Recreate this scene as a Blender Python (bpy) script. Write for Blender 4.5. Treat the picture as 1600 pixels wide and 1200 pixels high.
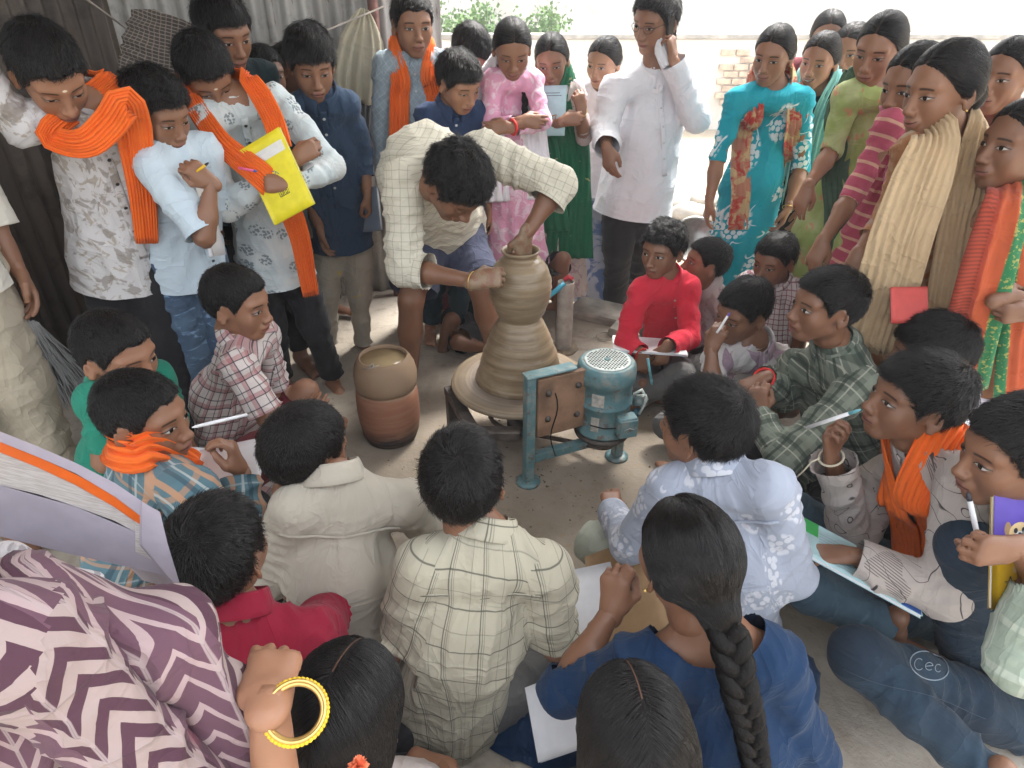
import bpy, math, random
import numpy as np
from mathutils import Vector, Matrix
from concurrent.futures import ThreadPoolExecutor
for o in list(bpy.data.objects): bpy.data.objects.remove(o)
C = bpy.context.scene.collection
SC = bpy.context.scene
# ---------------------------------------------------------------- camera, world, sun, exposure
CAM_H, CAM_P, CAM_F = 1.58, math.radians(31.0), 1040.0
cam = bpy.data.cameras.new('camera'); co = bpy.data.objects.new('camera', cam); C.objects.link(co)
co.location = (0, 0, CAM_H); co.rotation_euler = (math.radians(90) - CAM_P, 0, 0)
cam.sensor_fit = 'HORIZONTAL'; cam.sensor_width = 36; cam.lens = 36 * CAM_F / 1600
cam.clip_start = 0.05; cam.clip_end = 500
SC.camera = co
SC.view_settings.view_transform = 'Standard'; SC.view_settings.look = 'None'
SC.view_settings.gamma = 1; SC.view_settings.use_curve_mapping = False
SC.view_settings.exposure = 2.32
SUN_EL, SUN_AZ = math.radians(58), math.radians(35)      # azimuth measured from +Y towards +X
W = bpy.data.worlds.new('World'); SC.world = W; W.use_nodes = True
wn = W.node_tree.nodes; sk = wn.new('ShaderNodeTexSky'); sk.sky_type = 'NISHITA'; sk.sun_disc = False
sk.sun_elevation = SUN_EL; sk.sun_rotation = SUN_AZ; sk.air_density = 1.5; sk.dust_density = 5.0; sk.ozone_density = 1.0
hs = wn.new('ShaderNodeHueSaturation'); hs.inputs['Saturation'].default_value = 0.22
W.node_tree.links.new(sk.outputs[0], hs.inputs['Color'])
W.node_tree.links.new(hs.outputs[0], wn['Background'].inputs[0]); wn['Background'].inputs[1].default_value = 0.15
sl = bpy.data.lights.new('sun', 'SUN'); sl.energy = 1.5; sl.angle = math.radians(14); sl.color = (1, .96, .9)
so = bpy.data.objects.new('sun', sl); C.objects.link(so)
so.rotation_euler = (math.radians(90) - SUN_EL, 0, -SUN_AZ + math.pi)
so.rotation_euler = Vector((-math.sin(SUN_AZ) * math.cos(SUN_EL), -math.cos(SUN_AZ) * math.cos(SUN_EL), -math.sin(SUN_EL))).to_track_quat('-Z', 'Y').to_euler()
SC.render.engine = 'CYCLES'; SC.cycles.use_denoising = True
SC.cycles.max_bounces = 8; SC.cycles.diffuse_bounces = 4; SC.cycles.transparent_max_bounces = 8
SC.cycles.sample_clamp_indirect = 6
# ---------------------------------------------------------------- helpers
_sp, _cp = math.sin(CAM_P), math.cos(CAM_P)
def ray(px, py):
    x = (px - 800) / CAM_F; y = (600 - py) / CAM_F
    return np.array([x, y * _sp + _cp, y * _cp - _sp])
def at(px, py, Y): r = ray(px, py); return np.array([0, 0, CAM_H]) + r * (Y / r[1])
def atz(px, py, z): r = ray(px, py); return np.array([0, 0, CAM_H]) + r * ((z - CAM_H) / r[2])
def V(*a): return np.array(a, float)
def nrm(v): v = np.asarray(v, float); return v / (np.linalg.norm(v) + 1e-12)
def J(j):
    if j is None: return None
    if isinstance(j, np.ndarray): return j
    if j[0] == 'z': return atz(j[1], j[2], j[3])
    return at(*j)
rng = np.random.RandomState(7)
def tag(o, label=None, cat=None, group=None, kind=None):
    if label: o['label'] = label
    if cat: o['category'] = cat
    if group: o['group'] = group
    if kind: o['kind'] = kind
    return o
def empty(name, loc=(0, 0, 0)):
    o = bpy.data.objects.new(name, None); o.location = loc; C.objects.link(o); o.empty_display_size = .1; return o
def mkmesh(name, v, f, mats, smooth=True, attrs=None, mi=None):
    """v (n,3), f list/array of equal length rows or list of lists"""
    me = bpy.data.meshes.new(name); v = np.asarray(v, np.float32)
    if isinstance(f, np.ndarray):
        nf, k = f.shape
        me.vertices.add(len(v)); me.vertices.foreach_set('co', v.ravel())
        me.loops.add(nf * k); me.loops.foreach_set('vertex_index', f.astype(np.int32).ravel())
        me.polygons.add(nf); me.polygons.foreach_set('loop_start', np.arange(nf, dtype=np.int32) * k)
        me.update(calc_edges=True)
    else: me.from_pydata([tuple(map(float, x)) for x in v], [], [tuple(int(i) for i in q) for q in f])
    if smooth: me.polygons.foreach_set('use_smooth', np.ones(len(me.polygons), bool))
    for m in (mats if isinstance(mats, (list, tuple)) else [mats]): me.materials.append(m)
    if mi is not None and len(mi) == len(me.polygons): me.polygons.foreach_set('material_index', np.asarray(mi, np.int32))
    for k2, a in (attrs or {}).items():
        a = np.asarray(a, np.float32)
        if a.ndim == 2 and len(a) == len(me.loops) and len(a) != len(me.vertices): at_ = me.attributes.new(k2, 'FLOAT_VECTOR', 'CORNER'); at_.data.foreach_set('vector', a.ravel()); continue
        if a.ndim == 1: at_ = me.attributes.new(k2, 'FLOAT', 'POINT'); at_.data.foreach_set('value', a)
        else: at_ = me.attributes.new(k2, 'FLOAT_VECTOR', 'POINT'); at_.data.foreach_set('vector', a.ravel())
    me.update(); return me
def link(name, me, parent=None, loc=None):
    o = bpy.data.objects.new(name, me); C.objects.link(o)
    if parent is not None:
        o.parent = parent; l = Vector(parent.location); o.matrix_parent_inverse = Matrix.Identity(4)
        o.location = (loc if loc is not None else (-l[0], -l[1], -l[2])) if parent.parent is None else (loc or (0, 0, 0))
    elif loc is not None: o.location = loc
    return o
def obj(name, v, f, mats, parent=None, smooth=True, attrs=None, mi=None): return link(name, mkmesh(name, v, f, mats, smooth, attrs, mi), parent)
class MB:
    def __init__(s): s.v = []; s.f = []; s.m = []
    def add(s, v, f, mi=0):
        n = len(s.v); s.v += [tuple(map(float, x)) for x in v]; s.f += [tuple(int(i) + n for i in q) for q in f]; s.m += [mi] * len(f); return s
    def box(s, c, d, ax=None, mi=0, bev=0.0):
        """centre c, full dims d, ax 3x3 rows = axes"""
        A = np.eye(3) if ax is None else np.asarray(ax); c = np.asarray(c, float); h = np.asarray(d, float) / 2
        if bev <= 0:
            P = [c + A.T @ (h * np.array(k)) for k in ((-1, -1, -1), (1, -1, -1), (1, 1, -1), (-1, 1, -1), (-1, -1, 1), (1, -1, 1), (1, 1, 1), (-1, 1, 1))]
            return s.add(P, [(0, 3, 2, 1), (4, 5, 6, 7), (0, 1, 5, 4), (1, 2, 6, 5), (2, 3, 7, 6), (3, 0, 4, 7)], mi)
        b = bev; P = []; F = []
        def ring(z, i): return [(h[0] - i, h[1] - b - i, z), (h[0] - b - i, h[1] - i, z), (-h[0] + b + i, h[1] - i, z), (-h[0] + i, h[1] - b - i, z), (-h[0] + i, -h[1] + b + i, z), (-h[0] + b + i, -h[1] + i, z), (h[0] - b - i, -h[1] + i, z), (h[0] - i, -h[1] + b + i, z)]
        for z, i in ((-h[2], b * .6), (-h[2] + b, 0), (h[2] - b, 0), (h[2], b * .6)): P += ring(z, i)
        for r in range(3):
            for k in range(8): F.append((r * 8 + k, r * 8 + (k + 1) % 8, r * 8 + 8 + (k + 1) % 8, r * 8 + 8 + k))
        F.append(tuple(range(7, -1, -1))); F.append(tuple(range(24, 32)))
        return s.add([c + A.T @ np.array(p) for p in P], F, mi)
    def tube(s, pts, r, n=8, mi=0, caps=True):
        pts = [np.asarray(p, float) for p in pts]; m = len(pts); rr = r if isinstance(r, (list, tuple, np.ndarray)) else [r] * m
        t0 = nrm(pts[1] - pts[0]); a = nrm(np.cross(t0, V(0, 0, 1) if abs(t0[2]) < .9 else V(1, 0, 0))); P = []; F = []
        for i, p in enumerate(pts):
            t = nrm(pts[min(i + 1, m - 1)] - pts[max(i - 1, 0)]); a = nrm(a - t * a.dot(t)); b = np.cross(t, a)
            for k in range(n): q = 2 * math.pi * k / n; P.append(p + rr[i] * (a * math.cos(q) + b * math.sin(q)))
        for i in range(m - 1):
            for k in range(n): F.append((i * n + k, i * n + (k + 1) % n, (i + 1) * n + (k + 1) % n, (i + 1) * n + k))
        if caps: F.append(tuple(range(n - 1, -1, -1))); F.append(tuple(range((m - 1) * n, m * n)))
        return s.add(P, F, mi)
    def lathe(s, c, prof, n=32, mi=0, ax=None, wob=None):
        """prof list of (r,z)"""
        A = np.eye(3) if ax is None else np.asarray(ax); P = []; F = []; m = len(prof)
        for i, (r, z) in enumerate(prof):
            for k in range(n):
                q = 2 * math.pi * k / n; rr = r * (1 + (wob(q, z) if wob else 0)); P.append(np.asarray(c) + A.T @ V(rr * math.cos(q), rr * math.sin(q), z))
        for i in range(m - 1):
            for k in range(n): F.append((i * n + k, i * n + (k + 1) % n, (i + 1) * n + (k + 1) % n, (i + 1) * n + k))
        if prof[0][0] > 1e-4: F.append(tuple(range(n - 1, -1, -1)))
        if prof[-1][0] > 1e-4: F.append(tuple(range((m - 1) * n, m * n)))
        return s.add(P, F, mi)
    def build(s, name, mats, parent=None, smooth=False): return obj(name, s.v, s.f, mats, parent, smooth, mi=s.m)
# ---------------------------------------------------------------- numpy noise
def _h(i, j, k, s):
    n = (i * 374761393 + j * 668265263 + k * 2147483647 + s * 1274126177) & 0xffffffff
    n = ((n ^ (n >> 13)) * 1274126177) & 0xffffffff; return ((n ^ (n >> 16)) & 0xffff) / 32767.5 - 1
def vnoise(P, s=0):
    P = np.asarray(P, float); I = np.floor(P).astype(np.int64); f = P - I; f = f * f * (3 - 2 * f); r = 0
    for a in (0, 1):
        for b in (0, 1):
            for c in (0, 1):
                w = (f[:, 0] if a else 1 - f[:, 0]) * (f[:, 1] if b else 1 - f[:, 1]) * (f[:, 2] if c else 1 - f[:, 2])
                r = r + w * _h(I[:, 0] + a, I[:, 1] + b, I[:, 2] + c, s)
    return r
# ---------------------------------------------------------------- implicit surfaces
def smin(a, b, k):
    h = np.clip(.5 + .5 * (b - a) / k, 0, 1); return b + (a - b) * h - k * h * (1 - h)
def smax(a, b, k): return -smin(-a, -b, k)
def cap(P, a, b, ra, rb, fl=None, k=1.0):
    a = np.asarray(a, float); b = np.asarray(b, float); ab = b - a; L2 = ab.dot(ab) + 1e-12
    t = np.clip((P - a) @ ab / L2, 0, 1); v = P - a - t[:, None] * ab
    if fl is not None: v = v + (v @ fl)[:, None] * fl * (1 / k - 1)
    return np.sqrt((v * v).sum(1)) - (ra + (rb - ra) * t)
def ell(P, c, r, A=None):
    v = P - np.asarray(c, float)
    if A is not None: v = v @ np.asarray(A).T
    r = np.asarray(r, float); k0 = np.sqrt(((v / r) ** 2).sum(1)); k1 = np.sqrt(((v / (r * r)) ** 2).sum(1)); return k0 * (k0 - 1) / (k1 + 1e-9)
def nets(f, lo, hi, h, slack=1.0):
    B = 5; lo = np.asarray(lo, float) - h * 2; hi = np.asarray(hi, float) + h * 2
    nb = np.ceil((hi - lo) / (h * B)).astype(int) + 1; n = nb * B + 1
    g = np.stack(np.meshgrid(*[np.arange(k) for k in nb], indexing='ij'), -1).reshape(-1, 3)
    cen = lo + (g + .5) * B * h; d = f(cen); act = np.abs(d) < B * h * .9 * slack + h
    D = np.full(n, 1.0); 
    blk = np.zeros(nb, bool); blk.reshape(-1)[:] = act
    neg = np.zeros(nb, bool); neg.reshape(-1)[:] = d < 0
    sgn = np.repeat(np.repeat(np.repeat(neg, B, 0), B, 1), B, 2); D[:-1, :-1, :-1][sgn] = -1.0
    m = np.zeros(n, bool); r = np.repeat(np.repeat(np.repeat(blk, B, 0), B, 1), B, 2)
    m[:-1, :-1, :-1] |= r; m[1:, :-1, :-1] |= r; m[:-1, 1:, :-1] |= r; m[:-1, :-1, 1:] |= r; m[1:, 1:, :-1] |= r; m[1:, :-1, 1:] |= r; m[:-1, 1:, 1:] |= r; m[1:, 1:, 1:] |= r
    idx = np.argwhere(m); D[m] = f(lo + idx * h)
    S = D < 0; nx, ny, nz = D.shape; st = np.array([ny * nz, nz, 1]); pos = []; lin = []; quads = []; base = 0
    for ax in range(3):
        a0 = [slice(None)] * 3; a1 = [slice(None)] * 3; a0[ax] = slice(0, -1); a1[ax] = slice(1, None)
        ch = S[tuple(a0)] != S[tuple(a1)]; ij = np.argwhere(ch)
        b, c = [q for q in range(3) if q != ax]
        ok = (ij[:, b] > 0) & (ij[:, c] > 0) & (ij[:, b] < n[b] - 1) & (ij[:, c] < n[c] - 1); ij = ij[ok]
        l0 = ij @ st; Df = D.reshape(-1); d0 = Df[l0]; d1 = Df[l0 + st[ax]]; t = d0 / (d0 - d1)
        p = ij.astype(float); p[:, ax] += t
        c4 = np.stack([l0, l0 - st[b], l0 - st[b] - st[c], l0 - st[c]], 1)
        flip = (d0 < 0) ^ (ax == 1)
        c4 = np.where(flip[:, None], c4, c4[:, ::-1])
        lin.append(c4); pos.append(np.repeat(p[:, None, :], 4, 1))
    lin = np.concatenate(lin); pos = np.concatenate(pos)
    u, inv = np.unique(lin.reshape(-1), return_inverse=True); cnt = np.bincount(inv)
    v = np.stack([np.bincount(inv, pos[:, :, k].reshape(-1)) / cnt for k in range(3)], 1)
    return lo + v * h, inv.reshape(-1, 4)
def vnormals(v, q):
    a, b, c, d = (v[q[:, k]] for k in range(4)); n = np.cross(c - a, d - b); N = np.zeros_like(v)
    for k in range(3):
        w = np.zeros(len(v))
        for j in range(4): w += np.bincount(q[:, j], n[:, k], len(v))
        N[:, k] = w
    return N / (np.linalg.norm(N, axis=1, keepdims=True) + 1e-12)
def compact(v, q, keepf, arrs=()):
    q = q[keepf]; u, inv = np.unique(q.reshape(-1), return_inverse=True); return v[u], inv.reshape(-1, 4), [a[u] for a in arrs]
# ---------------------------------------------------------------- materials
class X:                                  # a socket with arithmetic
    def __init__(s, nt, k): s.nt = nt; s.k = k
    def _m(s, op, *a): return s.nt.math(op, s, *a)
    def __add__(s, o): return s._m('ADD', o)
    __radd__ = __add__
    def __mul__(s, o): return s._m('MULTIPLY', o)
    __rmul__ = __mul__
    def __sub__(s, o): return s._m('SUBTRACT', o)
    def __rsub__(s, o): return s.nt.math('SUBTRACT', o, s)
    def __truediv__(s, o): return s._m('DIVIDE', o)
    def abs(s): return s._m('ABSOLUTE')
    def fr(s): return s._m('FRACT')
    def lt(s, o): return s._m('LESS_THAN', o)
    def gt(s, o): return s._m('GREATER_THAN', o)
    def mx(s, o): return s._m('MAXIMUM', o)
    def mn(s, o): return s._m('MINIMUM', o)
    def sin(s): return s._m('SINE')
    def step(s, a, b):                    # smooth 0..1 between a and b
        n = s.nt.t.nodes.new('ShaderNodeMapRange'); n.interpolation_type = 'SMOOTHSTEP'
        s.nt.put(n.inputs[0], s); n.inputs[1].default_value = a; n.inputs[2].default_value = b; return X(s.nt, n.outputs[0])
class NT:
    def __init__(s, name):
        s.m = bpy.data.materials.new(name); s.m.use_nodes = True; s.t = s.m.node_tree; s.b = s.t.nodes['Principled BSDF']
    def put(s, inp, v):
        if isinstance(v, X): s.t.links.new(v.k, inp)
        elif isinstance(v, (tuple, list)) and inp.type == 'RGBA': inp.default_value = tuple(v[:3]) + (1,)
        else: inp.default_value = v
    def math(s, op, *a):
        n = s.t.nodes.new('ShaderNodeMath'); n.operation = op
        for i, v in enumerate(a): s.put(n.inputs[i], v)
        return X(s, n.outputs[0])
    def attr(s, name):
        n = s.t.nodes.new('ShaderNodeAttribute'); n.attribute_name = name; return n
    def vec(s, name):
        a = s.attr(name); n = s.t.nodes.new('ShaderNodeSeparateXYZ'); s.t.links.new(a.outputs['Vector'], n.inputs[0])
        return X(s, a.outputs['Vector']), X(s, n.outputs[0]), X(s, n.outputs[1]), X(s, n.outputs[2])
    def objv(s):
        n = s.t.nodes.new('ShaderNodeTexCoord'); return X(s, n.outputs['Object'])
    def geo(s):
        n = s.t.nodes.new('ShaderNodeNewGeometry'); return X(s, n.outputs['Position'])
    def sep(s, v):
        n = s.t.nodes.new('ShaderNodeSeparateXYZ'); s.put(n.inputs[0], v); return [X(s, n.outputs[i]) for i in range(3)]
    def comb(s, *a):
        n = s.t.nodes.new('ShaderNodeCombineXYZ')
        for i, v in enumerate(a): s.put(n.inputs[i], v)
        return X(s, n.outputs[0])
    def scale(s, v, sc):
        n = s.t.nodes.new('ShaderNodeMapping'); s.put(n.inputs[0], v); n.inputs['Scale'].default_value = sc if isinstance(sc, tuple) else (sc,) * 3; return X(s, n.outputs[0])
    def noise(s, v, sc=5, det=3, rough=.55, dist=0):
        n = s.t.nodes.new('ShaderNodeTexNoise'); s.put(n.inputs['Vector'], v); n.inputs['Scale'].default_value = sc; n.inputs['Detail'].default_value = det
        n.inputs['Roughness'].default_value = rough; n.inputs['Distortion'].default_value = dist; return X(s, n.outputs[0])
    def voro(s, v, sc=5, feat='F1', out='Distance', rnd=1):
        n = s.t.nodes.new('ShaderNodeTexVoronoi'); n.feature = feat; n.voronoi_dimensions = '2D'; s.put(n.inputs['Vector'], v); n.inputs['Scale'].default_value = sc; n.inputs['Randomness'].default_value = rnd; return X(s, n.outputs[out])
    def mix(s, f, a, b):
        n = s.t.nodes.new('ShaderNodeMix'); n.data_type = 'RGBA'; s.put(n.inputs[0], f); s.put(n.inputs[6], a); s.put(n.inputs[7], b); return X(s, n.outputs[2])
    def bump(s, h, st=.3, dist=.01, nrm=None):
        n = s.t.nodes.new('ShaderNodeBump'); s.put(n.inputs['Height'], h); n.inputs['Strength'].default_value = st; n.inputs['Distance'].default_value = dist
        if nrm is not None: s.put(n.inputs['Normal'], nrm)
        return X(s, n.outputs[0])
    def out(s, col=None, rough=.6, nrm=None, metal=0, spec=.5, **k):
        b = s.b.inputs
        if col is not None: s.put(b['Base Color'], col)
        s.put(b['Roughness'], rough); s.put(b['Metallic'], metal); s.put(b['Specular IOR Level'], spec)
        if nrm is not None: s.put(b['Normal'], nrm)
        for a, v in k.items(): s.put(b[a.replace('_', ' ')], v)
        return s.m
def plain(name, col, rough=.6, metal=0, spec=.5, var=.12, sc=12, bump=0.0, bsc=60):
    t = NT(name); p = t.objv(); n = t.noise(p, sc, 4)
    c = t.mix(n.step(.3, .7), tuple(x * (1 - var) for x in col), tuple(min(1, x * (1 + var)) for x in col))
    return t.out(c, rough, t.bump(t.noise(p, bsc, 3), bump, .004) if bump else None, metal, spec)
def cloth(name, base, pat=None, rough=.9, wr=.62, weave=.2, sheen=.15):
    """pat(t, u, v, uvw, base) -> colour; u,v in metres on the garment"""
    t = NT(name); uvw, u, v, r = t.vec('cuv')
    f = t.noise(t.scale(uvw, (1, 1, 1)), 9, 3, .5, .6)
    col = pat(t, u, v, uvw, base) if pat else base
    n2 = t.noise(uvw, 3.5, 4); col = t.mix((n2 - .5) * .5, col, (.5, .48, .45)) if False else col
    dirt = t.noise(uvw, 6, 5, .65); col = t.mix(dirt.step(.45, .8) * .10, col, (.12, .10, .08))
    # fine folds: stretched across the cloth in two directions plus weave
    w1 = t.noise(t.scale(uvw, (13, 6, 1)), 1, 3, .45, .8); w2 = t.noise(t.scale(uvw, (6, 11, 1)), 1, 3, .45, .8)
    w1 = 1 - t.math('SQRT', (w1 - .5).abs() + .004) * 1.6; w2 = 1 - t.math('SQRT', (w2 - .5).abs() + .004) * 1.6
    wf = t.noise(t.scale(uvw, (600, 600, 1)), 1, 1)
    b1 = t.bump(w1 * .5 + w2 * .6, wr, .014); b2 = t.bump(wf, weave, .0012, b1)
    return t.out(col, rough, b2, 0, .25, Sheen_Weight=sheen * .5, Sheen_Roughness=.5)
def lines(t, c, per, off, w, soft=.0012):   # 1 on lines of width w every per
    x = ((c + off) / per).fr(); d = (x - .5).abs() * per; return 1 - d.step(w / 2 - soft * .5, w / 2 + soft)
def plaid(*ls):
    """each (axis, period, offset, width, colour, strength)"""
    def g(t, u, v, uvw, base):
        c = base
        wob = t.noise(uvw, 14, 2)
        for ax, per, off, w, col, st in ls:
            cc = (u if ax == 'u' else v) + (wob - .5) * .006
            c = t.mix(lines(t, cc, per, off, w) * st, c, col)
        return c
    return g
def blotch(sc, col, a=.55, b=.62, st=.9, sc2=None, col2=None, dist=1.5):
    def g(t, u, v, uvw, base):
        n = t.noise(uvw, sc, 4, .6, dist); c = t.mix(n.step(a, b) * st, base, col)
        if col2: c = t.mix(t.noise(t.scale(uvw, (1, 1, 3)), sc2 or sc * 1.7, 3, .5, .5).step(a, b) * st, c, col2)
        return c
    return g
def sprigs(sc, col, size=.32, st=.9, fine=45, base2=None, b2s=7):
    """scattered floral motifs: fine petals inside voronoi discs"""
    def g(t, u, v, uvw, base):
        d = t.voro(uvw, sc); inside = 1 - d.step(size * .8, size)
        pet = t.voro(uvw, fine, rnd=.8); m = inside * (1 - pet.step(.36, .46)) * st
        c = base if base2 is None else t.mix(t.noise(uvw, b2s, 3).step(.45, .6), base, base2)
        return t.mix(m, c, col)
    return g
M = {}
# skin with face features painted by head-local coordinates (hl) -----------------------------------
def make_skin():
    t = NT('skin'); hv, x, y, z = t.vec('hl'); a = t.attr('tn'); tn = X(t, a.outputs['Fac']); e = t.attr('eo'); eo = X(t, e.outputs['Fac'])
    a2 = t.attr('tk'); tk = X(t, a2.outputs['Fac']); p = t.objv()
    c = t.mix(tn, (.085, .036, .020), (.43, .215, .125))
    n = t.noise(p, 22, 4, .6); c = t.mix(n.step(.35, .75) * .35, c, t.mix(tn, (.13, .058, .034), (.46, .25, .16)))
    n3 = t.noise(p, 9, 2); c = t.mix(n3.step(.5, .8) * .25, c, t.mix(tn, (.06, .028, .02), (.30, .155, .10)))
    xa = x.abs(); fr = y.step(.03, .045)
    # lips
    lw = 1 - (xa / .0245) * (xa / .0245); lz = z + .0575 - lw * .0005
    lips = lz.abs().lt(lw * .0098 + .0005) * fr; c = t.mix(lips * .62, c, t.mix(tn, (.13, .045, .04), (.42, .15, .13)))
    sm = X(t, t.attr('sm').outputs['Fac']); ml = (z + .0567 + (xa * xa) * (6 - sm.mn(1.3) * 14)).abs(); mouth = (1 - (ml - (sm.gt(1.5) * .0028)).step(.0008, .0022)) * xa.lt(.0235 + sm.gt(1.5) * .002) * fr; c = t.mix(mouth * .9, c, (.02, .008, .007)); teeth = (1 - (ml + xa * .10).step(.0020, .0028)) * sm.gt(1.5) * fr * xa.lt(.018); c = t.mix(teeth, c, (.55, .52, .46))
    # brows
    bx = xa - .014; bz = z - .0262 - bx * .16 + bx * bx * 7.0; bn = t.noise(t.scale(hv, (300, 300, 900)), 1, 2)
    br = (1 - bz.abs().step(.0014, .0042)) * bx.step(-.002, .004) * (1 - xa.step(.044, .05)) * fr; c = t.mix(br * (bn * .5 + .62), c, (.012, .008, .007))
    # eyes: almond, white, iris, lash line
    ex = xa - .031; w = 1 - (ex / .0162) * (ex / .0162); ez = z - .0055 - ex * .06
    up = w * .0076 * eo; lo = w * -.0046
    inn = ez.lt(up) * ez.gt(lo) * w.gt(0.0) * fr
    gx = X(t, t.attr('gz').outputs['Fac'])
    ix = (ex + t.math('SIGN', x) * gx * -1.0); idd = t.math('SQRT', ix * ix + (ez - .0012) * (ez - .0012))
    eye = t.mix(idd.step(.0062, .007), (.018, .010, .007), (.44, .41, .38)); eye = t.mix(1 - idd.step(.002, .003), eye, (.003, .003, .003))
    c = t.mix(inn, c, eye)
    lash = (1 - (ez - up).abs().step(.0006, .0021)) * w.gt(-.12) * fr; c = t.mix(lash * .93, c, (.01, .007, .006))
    ll = (1 - (ez - lo).abs().step(.0003, .0012)) * w.gt(0.0) * fr; c = t.mix(ll * .5, c, (.02, .012, .01))
    lid = w.gt(-.35) * (1 - (ez - .002).abs().step(.008, .014)) * fr; c = t.mix(lid * (1 - inn) * .22, c, (.03, .014, .012))
    # nostrils
    nx = xa - .0065; nd = t.math('SQRT', nx * nx + (z + .0365) * (z + .0365) * 1.8); c = t.mix((1 - nd.step(.0018, .0042)) * y.gt(.085) * .85, c, (.01, .005, .004))
    # forehead mark
    td = t.math('SQRT', x * x * 1.2 + (z - .036) * (z - .036) * 5.0); c = t.mix((1 - td.step(.004, .0075)) * fr * tk, c, (.75, .66, .5))
    mud = z.gt(-7.6) * z.lt(-6.4); c = t.mix(mud * t.noise(p, 38, 4, .6).step(.38, .55) * .8, c, (.24, .175, .11))
    rough = t.mix(inn, (.46,) * 3, (.12,) * 3)
    fb = t.bump(t.noise(p, 320, 2), .12, .001)
    m = t.out(c, rough, fb, 0, .48, Subsurface_Weight=.06); t.b.inputs['Subsurface Radius'].default_value = (.012, .005, .003); t.b.inputs['Subsurface Scale'].default_value = 1
    return m
M['skin'] = make_skin()
def make_hair(name, col, rough=.5):
    t = NT(name); p = t.objv(); n = t.noise(t.scale(p, (260, 60, 260)), 1, 3)
    c = t.mix(n.step(.3, .8), col, tuple(k * 2.2 for k in col)); return t.out(c, rough, t.bump(n, .6, .003), 0, .16)
M['hair'] = make_hair('black_hair', (.0045, .0038, .0036), .5)
M['hairs'] = plain('hair_strand', (.008, .0066, .0062), .30, 0, .42, .5, 60)
def hairg():
    t = NT('parted_black_hair'); p = t.objv(); x, y, z = t.sep(p); n = t.noise(t.scale(p, (260, 60, 260)), 1, 3); c = t.mix(n.step(.3, .8), (.005, .0042, .004), (.011, .009, .0085))
    wob = (t.noise(p, 60, 2) - .5) * .0015; pt_ = (1 - (x + wob).abs().step(.0004, .0018)) * z.gt(.05) * y.gt(-.035); c = t.mix(pt_ * .85, c, (.13, .07, .05)); return t.out(c, .5, t.bump(n, .6, .003), 0, .16)
M['hairg'] = hairg()
M['nail'] = plain('nail', (.55, .33, .26), .3)
# ---------------------------------------------------------------- head, hand, foot templates (metres, head faces +Y)
def f_head(P, kind):
    Q = P.copy(); Q[:, 0] = np.abs(Q[:, 0]); fem = kind == 'g'; man = kind == 'm'
    d = ell(Q, (0, -.014, .028), (.072, .091, .086))
    d = smin(d, ell(Q, (0, .012, .03), (.062, .068, .07)), .02)
    jw = .053 if fem else (.058 if man else .054); cz = .0 if man else .006
    d = smin(d, ell(Q, (0, .028, -.028), (jw, .056, .066 - cz)), .03)
    d = smin(d, cap(Q, (0, .064, -.09 + cz), (.009, .062, -.089 + cz), .0165, .014), .035)
    d = smin(d, cap(Q, (.040 if not man else .049, .002, -.052), (.014, .052, -.086 + cz), .014, .014), .024)
    d = smin(d, ell(Q, (.034, .050, -.042), (.017, .018, .020)), .02)
    d = smin(d, ell(Q, (.037, .052, -.018), (.021, .02, .021)), .02)                       # cheek
    d = smin(d, cap(Q, (.006, .078, .030), (.044, .062, .028), .010, .009), .014)            # brow ridge
    d = smax(d, -ell(Q, (.0315, .101, .007), (.0185, .019, .0125)), .012)                   # socket
    d = smin(d, ell(Q, (.031, .0705, .0055), (.0152, .0125, .0098)), .004)                  # lid over the eyeball
    # lid crease
    d = smin(d, cap(Q, (0, .080, .022), (0, .0985, -.022), .0062, .0092), .012)              # nose
    d = smin(d, ell(Q, (0, .1005, -.0265), (.0115, .0105, .0095)), .008)
    d = smin(d, ell(Q, (.0125, .0925, -.0295), (.0075, .0095, .0078)), .006)
    d = smax(d, -ell(Q, (.0062, .099, -.0385), (.0032, .005, .0045)), .003)
    d = smin(d, ell(Q, (0, .082, -.054), (.025, .0115, .017)), .012)                        # muzzle
    d = smin(d, ell(Q, (0, .0905, -.0520), (.0195, .0065, .0048)), .004)                    # upper lip
    d = smin(d, ell(Q, (0, .0885, -.0625), (.0165, .0072, .0056)), .004)                     # lower lip
    d = smax(d, -cap(Q, (0, .0985, -.0570), (.021, .0915, -.0578), .0024, .0018), .003)
    d = smax(d, -ell(Q, (0, .0945, -.0725), (.014, .0055, .0035)), .006)
    # ear
    E = np.array([[.78, .58, 0], [-.50, .82, -.18], [0, .18, 1]]); E = E / np.linalg.norm(E, axis=1, keepdims=True)
    c = V(.0735, -.010, -.002); e = ell(Q, c, (.0070, .0170, .0285), E)
    e = smax(e, -ell(Q, c + V(.0085, .0035, .003), (.0085, .0125, .0205), E), .003)
    e = smin(e, ell(Q, c + V(.001, .002, -.027), (.006, .009, .009), E), .006)
    d = smin(d, e, .005)
    r = .052 if man else (.043 if fem else .046)
    d = smin(d, cap(P, (0, -.018, -.050), (0, -.030, -.092), r, r), .025)
    return d
def hairline(y, drop=0.0, fem=False):
    """lowest z that carries hair for a given y"""
    if fem: return np.interp(y, [-.11, -.06, -.03, -.005, .02, .045, .06, .075, .1], [-.052, -.050, -.034, -.002, .014, .046, .066, .081, .092])
    return np.interp(y, [-.11, -.07, -.045, -.022, -.012, .008, .022, .032, .05, .066, .085, .12], [-.058, -.058, -.046, .002, .026, .022, -.004, .012, .047 - drop * .5, .064 - drop, .068 - drop, .075 - drop])
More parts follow.
